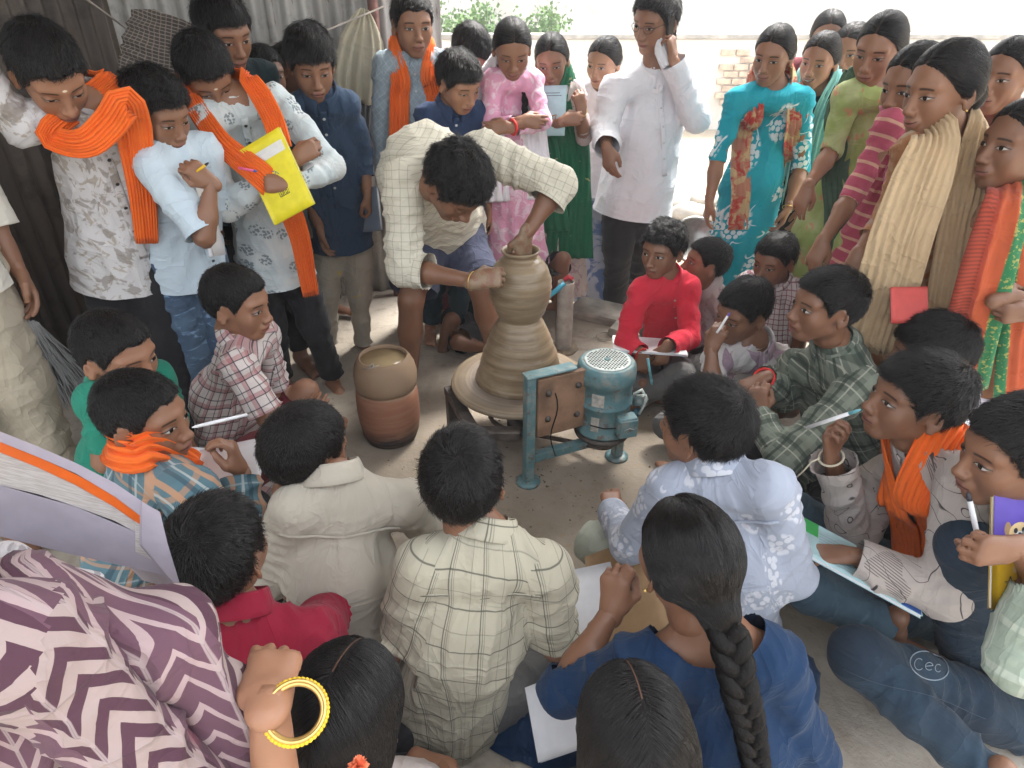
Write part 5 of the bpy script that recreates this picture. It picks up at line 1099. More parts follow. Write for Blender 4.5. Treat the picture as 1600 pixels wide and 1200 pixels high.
pr('T', 'girl in leaf green flowered kurta with grey green dupatta', (1373, 68, 2.72), 1.5, -25, -45, 16, -4, kind='g', hair='g', tone=0.61, eo=.4, gz=-.001, hs=1.05, dens=4000, hres=.0032, group=GR, top=K('greenk', ('f', .1)), bottom=dict(mat='greenk'), J_=j(re=(1300, 235, 2.70), rw=(1262, 292, 2.6), rs=(1325, 152, 2.70)), hands={'r': ('relax', V(-.6, -.6, .2), V(-.35, -.3, -1))})
pr('U', 'girl in pink striped kurta with dusty pink dupatta', (1425, 122, 2.4), 1.46, -42, -64, 14, 0, kind='g', hair='g', tone=0.52, eo=.6, smile=1.3, hs=1.05, dens=4000, hres=.0032, group=GR, top=K('pinkk', ('f', .2)), bottom=dict(mat='greenk'), J_=j(re=(1335, 300, 2.30), rw=(1285, 378, 2.2), rs=(1388, 198, 2.34), ls=(1450, 230, 2.5)), hands={'r': ('relax', V(-.6, -.6, .2), V(-.35, -.3, -1))})
pr('V', 'girl in rust orange paisley kurta with a long beige dupatta', (1472, 128, 2.02), 1.5, -30, -74, 10, 0, kind='g', hair='g', tone=0.52, eo=.6, smile=1.3, hs=1.06, dens=6000, hres=.003, group=GR, cres=.0095, top=K('orangek', ('f', .55), hem=.48), bottom=dict(mat='orangek'),
   J_=j(nb=(1480, 205, 2.06), rs=(1422, 242, 1.98), re=(1388, 335, 1.97), rw=(1340, 400, 1.90), ls=(1548, 240, 2.02), le=(1572, 330, 2.06), lw=(1560, 400, 1.98), pel=(1440, 395, 2.12)), hands={'r': ('relax', V(-.6, -.6, .2), V(-.35, -.3, -1))})
pr('W', 'girl in maroon with hair tied up behind the beige dupatta', (1572, 112, 2.42), 1.5, -70, -62, 5, 0, kind='g', hair='gp', tone=0.44, eo=.6, dens=4000, hres=.0034, group=GR, top=K('maroon', L_), bottom=dict(mat='maroon'))
pr('X', 'girl in tan kurta and orange dupatta with green border at the right edge', (1592, 222, 1.82), 1.36, -28, -80, 0, 0, kind='g', hair='g', tone=0.29, eo=.7, hs=1.05, dens=6000, hres=.003, group=GR, cres=.009, top=K('tank', ('f', .2), hem=.22), bottom=dict(mat='grey'),
   J_=j(nb=(1595, 300, 1.86), rs=(1552, 340, 1.80), re=(1535, 470, 1.76), rw=(1560, 470, 1.62), ls=(1660, 340, 1.95), le=(1700, 470, 1.8), lw=(1610, 490, 1.6), pel=(1560, 500, 1.88)), hands={'r': ('grip', V(-.3, -1, 0), V(1, 0, 0)), 'l': ('grip', V(0, -1, 0), V(-1, 0, 0))})
# left edge
pr('A', 'person in cream shirt and khaki trousers cut off by the left edge', (-360, -10, 1.62), 1.66, 60, 60, 10, 0, kind='m', tone=0.40, hair='a', dens=0, group='adults', shoe=True, top=S('creamw', ('f', .5), hem=.18, sr=.06), bottom=dict(mat='khaki', ease=1.2), J_=j(pel=(-140, 360, 1.68), nb=(-270, 90, 1.66), rs=(-215, 140, 1.60), re=(-110, 250, 1.60), rw=(-130, 330, 1.60)))
# seated right
pr('a', 'boy in bright red shirt writing on an open notebook', (1035, 380, 2.62), 1.4, -18, -42, 5, 0, pose='sit', tone=0.39, hair='k', eo=.8, gz=.002, dens=4000, hres=.003, group=CR, top=S('red', ('f', .98), sr=.052), bottom=dict(mat='grey'),
   J_=j(nb=(1040, 432, 2.64), pel=(1045, 560, 2.82), rs=(1000, 455, 2.58), re=(978, 532, 2.5), rw=(1000, 552, 2.42), ls=(1074, 450, 2.66), le=(1076, 528, 2.55), lw=(1042, 542, 2.42), rk=(985, 600, 2.45), lk=(1062, 590, 2.4), ra=(1040, 610, 2.45), la=(1000, 615, 2.4)), hands={'r': ('grip', V(-.2, -1, .3), V(.25, -.4, -1)), 'l': ('grip', V(.2, -1, .3), V(-.35, -.3, -1))})
pr('b', 'boy in grey print shirt gazing left behind the red shirt', (1102, 402, 2.82), 1.36, -70, -88, -8, 0, pose='sit', tone=0.50, hair='a', eo=.8, dens=2500, hres=.0034, group=CR, top=S('lightd'), bottom=dict(mat='grey'))
pr('c', 'boy in maroon and white plaid below the turquoise kurta', (1210, 398, 2.62), 1.38, -30, -52, 12, 0, pose='sit', tone=0.36, hair='a', eo=.5, dens=2500, hres=.0032, group=CR, top=S('plaidc'), bottom=dict(mat='black'))
pr('d', 'boy in white and mauve shirt resting his cheek on his hand', (1160, 476, 2.1), 1.38, -35, -62, 14, -6, pose='sit', tone=0.33, hair='a', eo=.4, dens=4000, hres=.003, group=CR, top=S('printd'if 0 else 'mauve', ('u', .85)), bottom=dict(mat='grey'),
   J_=j(nb=(1178, 535, 2.12), rs=(1120, 560, 2.06), re=(1112, 610, 1.9), rw=(1112, 545, 1.95), ls=(1220, 560, 2.16), le=(1235, 640, 2.05), lw=(1180, 640, 1.95)), hands={'r': ('fist', V(-.5, -.8, .2), V(.25, .1, 1)), 'l': ('relax', V(0, -.5, 1), V(-1, -.2, 0))})
pr('e', 'boy in olive green plaid shirt in profile with a red thread on his wrist', (1290, 466, 1.78), 1.48, -62, -84, 0, 0, pose='sit', tone=0.35, hair='a', eo=.85, dens=6000, hres=.003, group=CR, cres=.009, top=S('plaide', ('f', .97), sr=.056, ease=1.08), bottom=dict(mat='black'),
   J_=j(nb=(1308, 540, 1.80), pel=(1290, 765, 1.86), rs=(1240, 575, 1.95), re=(1225, 620, 1.95), rw=(1192, 590, 1.82), ls=(1345, 600, 1.68), le=(1225, 715, 1.55), lw=(1182, 645, 1.70)), hands={'r': ('grip', V(-.2, 0, 1), V(-1, -.2, -.4)), 'l': ('grip', V(-.6, -.8, .2), V(.0, .3, 1))})
pr('f', 'boy in white flowered shirt seen from behind right of the motor', (1098, 652, 1.24), 1.5, -150, -135, 6, 0, pose='sit', tone=0.44, hair='b', eo=.6, dens=9000, hres=.004, group=CR, cres=.008, top=S('floralf', ('f', .95), sr=.055, ease=1.06, wr=.0035), bottom=dict(mat='palet', ease=1.05),
   J_=j(nb=(1118, 735, 1.20), pel=(1135, 990, 1.18), ls=(1045, 770, 1.20), rs=(1200, 765, 1.12), le=(985, 850, 1.24), lw=(955, 800, 1.46), re=(1240, 900, 1.12), rw=(1180, 880, 1.35), lk=(935, 850, 1.45), la=(1020, 880, 1.45), rk=(1180, 850, 1.50)), hands={'l': ('relax', V(0, -.2, 1), V(.1, 1, .1))})
pr('g', 'boy in white shirt with thick hair behind the boy with the pen in his mouth', (1452, 528, 1.66), 1.44, -125, -118, 8, 0, pose='sit', tone=0.39, hair='b', dens=7000, group=CR, top=S('white', ('f', .95)), bottom=dict(mat='black'), J_=j(ls=(1440, 620, 1.55), le=(1520, 700, 1.5), lw=(1500, 670, 1.62), rs=(1500, 610, 1.7)), hands={'l': ('grip', V(1, -.5, 0), V(0, .2, 1))})
pr('h', 'boy in black line print shirt and orange scarf with a pen in his mouth', (1428, 606, 1.30), 1.5, -72, -92, -6, 0, pose='sit', tone=0.33, hair='b', eo=.7, dens=9000, hres=.003, group=CR, cres=.008, top=S('printh', ('f', .95), sr=.060, ease=1.08, wr=.006), bottom=dict(mat='jeansh', ease=.95),
   J_=j(nb=(1450, 700, 1.28), pel=(1478, 940, 1.34), rs=(1385, 745, 1.42), re=(1335, 845, 1.38), rw=(1298, 712, 1.34), ls=(1515, 750, 1.14), le=(1478, 930, 1.05), lw=(1330, 868, 1.14), rk=(1240, 800, 1.50), ra=(1245, 900, 1.45), lk=(1265, 920, 1.20), la=(1400, 985, 1.12)), hands={'r': ('grip', V(-.5, .4, .3), V(-.25, .15, 1)), 'l': ('relax', V(0, 0, 1), V(-1, .2, -.1))})
pr('i', 'boy in pale green plaid shirt and patched jeans holding a puppy notebook', (1588, 690, 1.02), 1.5, -78, -92, 10, 0, pose='sit', tone=0.40, hair='a', eo=.7, dens=9000, hres=.003, group=CR, cres=.008, top=S('plaidi', ('f', .5), sr=.058, ease=1.05), bottom=dict(mat='jeansi', ease=.96),
   J_=j(nb=(1640, 790, 1.0), pel=(1640, 1120, 1.02), ls=(1650, 900, .86), le=(1590, 1040, .80), lw=(1600, 900, .92), rs=(1640, 820, 1.12), re=(1660, 930, 1.0), rw=(1588, 855, .87), rk=(1510, 855, 1.05), ra=(1500, 1090, 1.14), lk=(1345, 1025, .98), la=(1560, 1230, .74)), hands={'r': ('fist', V(-.3, -1, .2), V(-1, -.15, .0))})
# seated left
pr('k', 'boy in red and white plaid shirt and maroon shorts watching in profile', (372, 466, 1.82), 1.40, 65, 82, 10, 0, pose='sit', tone=0.52, hair='c', eo=.6, dens=6000, hres=.003, group=CR, cres=.009, top=S('plaidk', ('u', .85), sr=.056), bottom=dict(kind='shorts', mat='redsh', cut=.9, ease=1.1),
   J_=j(nb=(372, 530, 1.82), pel=(368, 720, 1.86), rs=(372, 575, 1.70), re=(420, 655, 1.66), rw=(470, 640, 1.80), lk=(478, 612, 2.0), la=(430, 700, 1.9), rk=(440, 700, 1.70), ra=(500, 665, 1.95)))
pr('l', 'boy in sea green shirt partly behind the orange scarf writer', (185, 532, 1.5), 1.40, 60, 72, 12, 0, pose='sit', tone=0.55, hair='c', eo=.6, dens=7000, hres=.0036, group=CR, cres=.009, top=S('green', ('u', .8)), bottom=dict(mat='black'), J_=j(rs=(150, 625, 1.42), re=(165, 720, 1.38), rw=(260, 760, 1.48)))
pr('m', 'boy in teal and orange plaid with an orange scarf holding a pen near his mouth', (228, 642, 1.24), 1.42, 68, 82, 5, 0, pose='sit', tone=0.48, hair='c', eo=.7, dens=8000, hres=.003, group=CR, cres=.008, top=S('plaidm', ('f', .9), sr=.054), bottom=dict(mat='black'),
   J_=j(nb=(232, 715, 1.22), pel=(225, 950, 1.2), rs=(300, 775, 1.08), re=(385, 850, 1.10), rw=(378, 735, 1.22), ls=(210, 725, 1.32), le=(290, 770, 1.45), lw=(310, 712, 1.52)), hands={'r': ('pinch', V(.8, .3, .2), V(-.2, .1, 1)), 'l': ('relax', V(0, 0, 1), V(1, -.3, -.2))})
pr('n', 'boy in plain cream shirt seen from behind with his head turned right', (478, 690, 1.18), 1.44, 165, 145, 10, 5, pose='sit', tone=0.44, hair='c', dens=9000, hres=.0036, group=CR, cres=.008, top=S('cream', ('f', .95), sr=.055, ease=1.05, wr=.004), bottom=dict(mat='palet'),
   J_=j(nb=(520, 752, 1.14), pel=(575, 985, 1.14), ls=(460, 800, 1.08), rs=(640, 790, 1.16), le=(425, 905, 1.12), lw=(440, 800, 1.35), re=(700, 850, 1.26), rw=(640, 800, 1.42)))
pr('o', 'boy in crimson polo shirt seen from behind', (342, 862, .88), 1.42, 170, 172, 0, 0, pose='sit', tone=0.44, hair='a', dens=10000, hres=.004, group=CR, cres=.008, top=S('crimson', ('u', .7), sr=.055), bottom=dict(mat='black'), J_=j(nb=(365, 960, .84), re=(520, 960, 1.0), rw=(480, 930, 1.15), ls=(290, 1030, .78), rs=(480, 1000, .84)))
pr('p', 'boy in cream windowpane check shirt seen from behind in the middle', (724, 742, 1.06), 1.46, 178, 176, 5, -4, pose='sit', tone=0.46, hair='a', dens=12000, hres=.0036, group=CR, cres=.0075, top=S('checkp', ('u', .82), sr=.058, ease=1.08, wr=.0055, hem=.12), bottom=dict(mat='grey', ease=1.1),
   J_=j(nb=(756, 838, 1.02), pel=(690, 1090, .98), ls=(664, 885, .97), rs=(852, 890, .98), le=(622, 1010, .96), lw=(640, 985, 1.12), re=(868, 1010, .99), rw=(880, 1010, 1.12), lk=(610, 1060, 1.22), rk=(900, 1050, 1.25)))
pr('q', 'girl in royal blue top with a long black braid down her back', (1072, 868, .84), 1.5, -168, -160, 5, 0, pose='sit', kind='g', hair='g', tone=0.36, dens=16000, hres=.0036, group=CR, cres=.0075, top=S('royal', ('f', .15), sr=.052, ease=1.0, neck=.105), bottom=dict(mat='royal', ease=1.15),
   J_=j(nb=(1110, 978, .80), pel=(1130, 1290, .78), ls=(985, 1050, .76), rs=(1205, 1030, .78), le=(880, 1080, .80), lw=(955, 955, .88), re=(1270, 1180, .74), rw=(1180, 1200, .95), lk=(800, 1150, .98), la=(900, 1200, 1.0)), hands={'l': ('fist', V(-.5, -.8, 0), V(.1, .3, 1))})
pr('r', 'girl with parted black hair at the bottom edge before the braided girl', (985, 1140, .62), 1.45, -175, -175, 5, 0, pose='sit', kind='g', hair='gl', tone=0.45, dens=16000, hres=.0045, group=CR, top=S('royal', ('u', .8)), bottom=dict(mat='black'))
pr('s', 'girl with long black hair and an orange flower at the bottom edge', (548, 1110, .64), 1.45, 165, 165, 5, 0, pose='sit', kind='g', hair='gl', tone=0.55, dens=16000, hres=.0045, group=CR, top=S('lightd', ('u', .8)), bottom=dict(mat='black'), J_=j(rs=(650, 1240, .64), re=(700, 1260, .68), rw=(690, 1200, .75)), hands={'r': ('fist', V(.3, -.2, 1), V(-1, .2, 0))})
pr('t', 'woman in plum and cream leaf print dupatta with yellow bangle at the lower left', (-430, 760, .42), 1.55, 120, 120, 0, 0, kind='g', hair='g', dens=0, tone=0.70, group='adults', top=dict(kind='kurta', sleeve=('u', .6), mat='chev', hem=.35, sr=.05, ease=.8), bottom=dict(mat='maroon'),
   J_=j(nb=(-220, 960, .38), pel=(-60, 1500, .36), ls=(-200, 1000, .5), rs=(60, 1010, .42), re=(450, 1420, .38), rw=(420, 1098, .45)), hands={'r': ('relax', V(.1, .1, 1), V(-.25, 1, -.2))})
run_jobs()
for k in H_: finish(H_[k])
H = H_
def drape(P, mat, l, r, w=.10, wend=.16, folds=5, amp=.009, name='dupatta', off=.012, inn=.085, full=False): return scarf(P, M[mat], ends=(l, r), w=w, wend=wend, folds=folds, amp=amp, name=name, off=off, inn=inn, full=full)
def mscarf(P, parts, w, mat='orange', folds=9, amp=.0045, name='scarf', off=.016, th=.003, ws=None):
    """parts: pixel-and-depth points on the person's front, or 'neck' for the loop behind the neck (left to right)"""
    pts = []; nn = []; k = P.s
    for q in parts:
        if q in ('neck', 'kcen'):
            L3 = [((.070, -.006, .026), 1), ((.055, -.048, .040), 1), ((0, -.070, .046), 1), ((-.055, -.048, .040), 1), ((-.070, -.006, .026), 1)]
            for (x, f, u), _ in (L3 if q == 'neck' else L3[::-1]): pts.append(Tn(P, x * k, f * k, u * k)); nn.append(nrm(P.L * x * 8 + P.F * f * 10 + P.U * .5))
        else: p = at(*q); pts.append(p); nn.append(nrm(nrm(CAMP - p) + P.F * .4))
    pts = pushout(P, pts, off, 6); return ribbon(pts, nn, ws if ws else w, folds, amp, th, mat=M[mat], name=name, parent=P.root, seed=P.seed)
mscarf(H['B'], ['kcen', (72, 192, 1.94), (98, 222, 1.90), (138, 222, 1.90), (174, 190, 1.94), (196, 160, 1.96), (208, 200, 2.0), (216, 255, 2.02), (224, 315, 2.04), (230, 380, 2.05)], .12, ws=[.07] * 5 + [.06, .07, .08, .085, .09, .10, .085, .075, .065])
mscarf(H['D'], [(440, 232, 2.28), (428, 190, 2.32), (408, 150, 2.36), (388, 122, 2.38), 'neck', (314, 178, 2.34), (334, 216, 2.28), (372, 246, 2.23), (415, 275, 2.20), (448, 320, 2.24), (468, 370, 2.30), (478, 420, 2.34), (486, 462, 2.36)], .09, off=.024, ws=[.07, .07, .07, .06] + [.07] * 5 + [.06, .07, .08, .085, .08, .07, .065, .06])
scarf(H['H'], M['orange'], ends=((.10, -.28), (-.10, -.42)), w=.085, wend=.09, folds=7, amp=.006, off=.014)
scarf(H['h'], M['orange'], ends=((.10, -.48), (-.02, -.50)), w=.10, wend=.11, folds=8, amp=.008, off=.016)
scarf(H['m'], M['orange'], ends=((.03, -.12), (-.03, -.12)), w=.09, wend=.06, folds=6, amp=.012)
drape(H['L'], 'whited', (.10, -.50), (-.10, -.50)); drape(H['M'], 'greend', (.10, -.75), (-.02, -.62), w=.16, wend=.26, folds=7)
drape(H['Q'], 'redgold', (.11, -.62), (-.14, -.58), w=.075, wend=.09, folds=4)
drape(H['R'], 'tealp', (.09, -.5), (-.09, -.5)); drape(H['T'], 'greendk', (.08, -.6), (-.17, -.75), w=.09, wend=.12, full=True)
drape(H['U'], 'pinkd', (.02, -.55), (-.15, -.62), w=.13, wend=.15, folds=6, full=True)
mscarf(H['V'], [(1478, 560, 1.80), (1492, 470, 1.82), (1506, 380, 1.84), (1520, 300, 1.88), (1530, 240, 1.92), 'neck', (1462, 215, 1.90), (1440, 280, 1.84), (1408, 370, 1.80), (1382, 460, 1.80), (1355, 550, 1.80)], .16, 'beige', 8, .006, 'dupatta', .018, ws=[.15, .15, .14, .13, .10] + [.10] * 5 + [.12, .15, .16, .17, .18])
mscarf(H['X'], [(1590, 620, 1.66), (1600, 500, 1.66), (1615, 400, 1.70), 'neck', (1572, 312, 1.70), (1558, 370, 1.66), (1535, 450, 1.64), (1512, 540, 1.66), (1500, 610, 1.68)], .12, 'borderd', 3, .006, 'dupatta', .018, ws=[.12, .12, .12] + [.09] * 5 + [.10, .12, .13, .14, .14])
for k in ('B', 'D', 'C'): placket(H[k], bm='bbutton')
for k in ('G', 'J', 'O', 'a', 'I', 'H'): placket(H[k])
# backs: yoke seams
for k in ('n', 'f', 'p', 'o'): strip(H[k], [(-.13, -.085), (0, -.095), (.13, -.085)], .006, -1, off=.003, full=True, name='yoke_seam')
# braids
def bk(P, *pts, r=.013): return braid(P, [P.hc + P.Mh @ (V(0, -.122, -.035) * P.s)] + [Tn(P, *q) for q in pts], r)
bk(H['q'], (.0, -.125, -.02), (-.01, -.118, -.10), (-.015, -.115, -.25), (-.01, -.13, -.42), r=.021)
bk(H['L'], (.05, -.06, .03), (.06, .05, -.02), (.05, .115, -.12), (.045, .12, -.2), r=.014)
bk(H['V'], (.03, -.085, .0), (.04, -.11, -.08), (.05, -.13, -.3), r=.017)
for k in 'TUMN': bk(H[k], (0, -.085, .0), (0, -.11, -.08), (0, -.11, -.3), r=.014)

# ---------------------------------------------------------------- carried and worn things
def frame3(a, b, c):
    """centre from three corner points a (origin), b (width end), c (height end)"""
    a, b, c = (np.array(q, float) for q in (a, b, c)); u = b - a; v = c - a; w_ = np.linalg.norm(u); h_ = np.linalg.norm(v); u = u / w_; n = nrm(np.cross(u, v)); v = np.cross(n, u); return a, u, v, n, w_, h_
def sq(t, x, a, b): return x.step(a, a + .0004) * (1 - x.step(b, b + .0004))
def notebook(label, a, b, c, cover, th=.008, name='notebook', pages='paper', both=True, group=None, bend=.0, w=None, h=None):
    a, u, v, n, w_, h_ = frame3(a, b, c); w_ = w or w_; h_ = h or h_; root = empty(name, a); tag(root, label, name.replace('_', ' '), group); A = np.stack([u, v, n]); m = a + u * w_ / 2 + v * h_ / 2
    def sheet(nm, off, t_, mat, sh=0):
        vv = []; f = []; N = 9
        for s_ in (0, 1):
            for i in range(N):
                for j in range(N):
                    x = (w_ - sh) * i / (N - 1) + sh / 2; y = (h_ - sh) * j / (N - 1) + sh / 2; z = off + t_ * s_ + bend * math.sin(math.pi * i / (N - 1)) + .4 * bend * math.sin(2 * y / h_ + 1); vv.append(a + u * x + v * y + n * z)
        for i in range(N - 1):
            for j in range(N - 1): q = i * N + j; f.append((q, q + 1, q + N + 1, q + N)); q += N * N; f.append((q + N, q + N + 1, q + 1, q))
        for i in range(N - 1):
            for (p, q) in ((i, i + 1), ((N - 1) * N + i, (N - 1) * N + i + 1), (i * N, i * N + N), (i * N + N - 1, i * N + 2 * N - 1)): f.append((p, q, q + N * N, p + N * N))
        return obj(nm, vv, np.array(f), M[mat], root, False)
    sheet('pages', -th / 2, th, pages, .004)
    c1 = sheet('cover', th / 2 + .0002, .0008, cover) if both != 'back' else None; c2 = sheet('cover', -th / 2 - .001, .0008, cover); P = Person(); P.root = root; P.a = a; P.u = u; P.v = v; P.n = n; P.th = th; P.w = w_; P.h = h_; return P
def pen(label, a, b, mat='penw', tip='penb', r=.0042, group='pens held by the children'):
    a = np.array(a, float); b = np.array(b, float); root = empty('pen', a); tag(root, label, 'pen', group); d = b - a; k = MB(); k.tube([a, a + d * .8], r, 10); k.build('barrel', M[mat], root, True); k = MB(); k.tube([a + d * .8, a + d * .93, b], [r, r * .8, r * .25], 10); k.build('nib', M[tip], root, True); return root
def glyph(P_, x, y, s, pts_list, mat, r=.0009, name='printed_mark', side=1):
    """strokes on a notebook cover"""
    b = MB()
    for pts in pts_list: b.tube([P_.a + P_.u * (x + p[0] * s) + P_.v * (y + p[1] * s) + P_.n * side * (P_.th / 2 + .0014) for p in pts], r, 5)
    return b.build(name, M[mat], P_.root)
for k, nm, c, r_ in (('penw', 'white_plastic', (.7, .7, .72), .3), ('penb', 'blue_pen_plastic', (.03, .10, .35), .3), ('penc', 'cyan_pen_plastic', (.15, .42, .48), .3), ('pink', 'pink_plastic', (.7, .1, .25), .35), ('yel', 'yellow_card', (.78, .68, .02), .5), ('ylo', 'ochre_card', (.72, .45, .02), .5), ('vio', 'violet_card', (.10, .06, .38), .5), ('gry', 'blue_grey_card', (.16, .20, .27), .6), ('redc', 'red_card', (.50, .06, .05), .6), ('aqua', 'pale_aqua_card', (.42, .62, .66), .6), ('bluec', 'blue_card', (.04, .12, .42), .5), ('grnc', 'green_card', (.05, .42, .10), .5), ('lav', 'lavender_card', (.46, .43, .51), .6), ('gold', 'gold_metal', (.65, .45, .16), .3), ('ink', 'ink', (.03, .03, .04), .6), ('thr', 'red_thread', (.60, .03, .03), .7), ('ythr', 'cream_thread', (.6, .55, .42), .7), ('pw', 'print_white', (.75, .75, .72), .6), ('tan', 'card_board', (.36, .23, .12), .8), ('dogf', 'puppy_yellow', (.70, .52, .27), .6), ('orc', 'orange_card', (.85, .16, .02), .5), ('flo', 'orange_petals', (.85, .22, .10), .7), ('phn', 'dark_phone', (.02, .02, .022), .2), ('frm', 'spectacle_frame', (.02, .018, .018), .3)):
    M[k] = plain(nm, c, r_, .9 if k == 'gold' else 0, var=.06, sc=30)
# yellow notebook of D
Y_ = 2.14; nb1 = notebook('bright yellow notebook with a white title band clasped to a sprigged shirt', at(430, 352, Y_), at(492, 318, Y_ - .01), at(376, 235, Y_ + .10), 'yel', .007)
A_ = (nb1.a + nb1.v * nb1.h * .80 + nb1.u * nb1.w * .5 + nb1.n * .0052); MB().box(A_ , (nb1.w * .86, nb1.h * .13, .0008), ax=np.stack([nb1.u, nb1.v, nb1.n])).build('title_band', M['pw'], nb1.root); A2 = A_ - nb1.n * .0104; MB().box(A2, (nb1.w * .86, nb1.h * .13, .0008), ax=np.stack([nb1.u, nb1.v, nb1.n])).build('title_band', M['pw'], nb1.root)
for sd in (1, -1):
    glyph(nb1, nb1.w * .4, nb1.h * .26, .03, [[(0, 0), (1.2, 0), (1.2, .6), (0, .6), (0, 0)], [(.2, .12), (.2, .48), (.45, .48), (.45, .12), (.2, .12)], [(.6, .12), (.6, .48)], [(.75, .12), (1.0, .12), (1.0, .48), (.75, .3)]], 'ink', .0012, side=sd)
    glyph(nb1, nb1.w * .35, nb1.h * .48, .03, [[(0, .3), (.3, .6), (.6, .3), (.3, 0), (0, .3)], [(.6, .3), (1.0, .7), (1.2, .3)], [(.1, .8), (.4, .9), (.9, .8)]], 'penb', .0014, side=sd)
    glyph(nb1, nb1.w * .2, nb1.h * .79, .03, [[(0, .2), (.3, .35), (.5, .1), (.8, .3), (1.2, .2), (1.6, .32)]], 'ink', .0008, side=sd)
pen('pink pen in the fist on the yellow notebook', at(372, 262, 2.11), at(402, 268, 2.12), 'pink', 'penb', .004)
# papers of C
notebook('white notebook with yellow edge pressed to the pale blue shirt', at(330, 402, 2.0), at(350, 398, 2.1), at(292, 262, 2.06), 'paper', .012); pen('yellow pencil poking from the curly haired boy\'s hand', at(302, 272, 2.0), at(326, 254, 2.0), 'ylo', 'ink', .004)
notebook('grey blue notebook held against stained khaki trousers', at(560, 364, 2.92), at(597, 360, 2.86), at(556, 296, 2.98), 'gry', .014)
notebook('printed sheet with a small drawing held by the girl in green', at(842, 212, 3.24), at(882, 212, 3.2), at(845, 134, 3.3), 'aqua', .001, 'sheet')
s_ = bpy.data.objects['sheet']; P_ = Person(); P_.root = s_; a_, u_, v_, n_, w_, h_ = frame3(at(842, 212, 3.24), at(882, 212, 3.2), at(845, 134, 3.3)); P_.a, P_.u, P_.v, P_.n, P_.th = a_, u_, v_, n_, .002
for sd in (1, -1): glyph(P_, w_ * .2, h_ * .25, w_ * .5, [[(0, .3), (.3, .6), (.6, .5), (.9, .6), (.8, .2), (.4, .1), (0, .3)], [(.1, .0), (1.0, 0)], [(.2, .3), (.7, .3)]], 'tan', .004, side=sd); glyph(P_, w_ * .15, h_ * .8, w_ * .6, [[(0, 0), (1.1, 0)], [(0, .15), (1.0, .15)]], 'ink', .0012, side=sd)
# red boy's notebook, pen
notebook('open white notebook on the knees of the boy in red', at(958, 548, 2.42), at(1075, 556, 2.38), at(968, 526, 2.62), 'paper', .006); pen('pale blue pen in the hand of the boy in red', at(1012, 560, 2.36), at(1019, 602, 2.33), 'penc', 'penc', .0055)
pen('pen with a violet tip held by the boy resting his cheek', at(1120, 520, 1.93), at(1141, 488, 1.97), 'penw', 'vio', .004)
pen('white pen between the lips of the boy in line print', at(1262, 668, 1.30), at(1345, 640, 1.22), 'penw', 'penc', .0045)
pen('white pen beside the mouth of the orange scarf writer', at(386, 648, 1.2), at(300, 668, 1.13), 'penw', 'penw', .004)
notebook('open notebook on the lap of the orange scarf writer', at(290, 790, 1.24), at(400, 770, 1.22), at(310, 705, 1.38), 'paper', .006)
notebook('open notebook beside the boy in sea green', at(255, 728, 1.42), at(325, 735, 1.40), at(262, 700, 1.52), 'paper', .006)
for (px, py, L0) in ((1262, 862, 0),):
    nb2 = notebook('thin aqua notebook with a blue corner under the line print sleeve', at(1250, 862, 1.14), at(1440, 965, 1.02), at(1285, 830, 1.24), 'aqua', .007)
    for k in range(9): MB().box(nb2.a + nb2.u * nb2.w * .45 + nb2.v * nb2.h * (.12 + .08 * k) + nb2.n * .0048, (nb2.w * .6, .0008, .0003), ax=np.stack([nb2.u, nb2.v, nb2.n])).build('ruled_line', M['gry'], nb2.root)
    MB().box(nb2.a + nb2.u * nb2.w * .91 + nb2.v * nb2.h * .5 + nb2.n * .0046, (nb2.w * .16, nb2.h * .98, .001), ax=np.stack([nb2.u, nb2.v, nb2.n])).build('cover_corner', M['bluec'], nb2.root); MB().box(nb2.a + nb2.u * nb2.w * .06 + nb2.v * nb2.h * .8 + nb2.n * .0046, (nb2.w * .16, nb2.h * .38, .001), ax=np.stack([nb2.u, nb2.v, nb2.n])).build('cover_corner', M['grnc'], nb2.root)
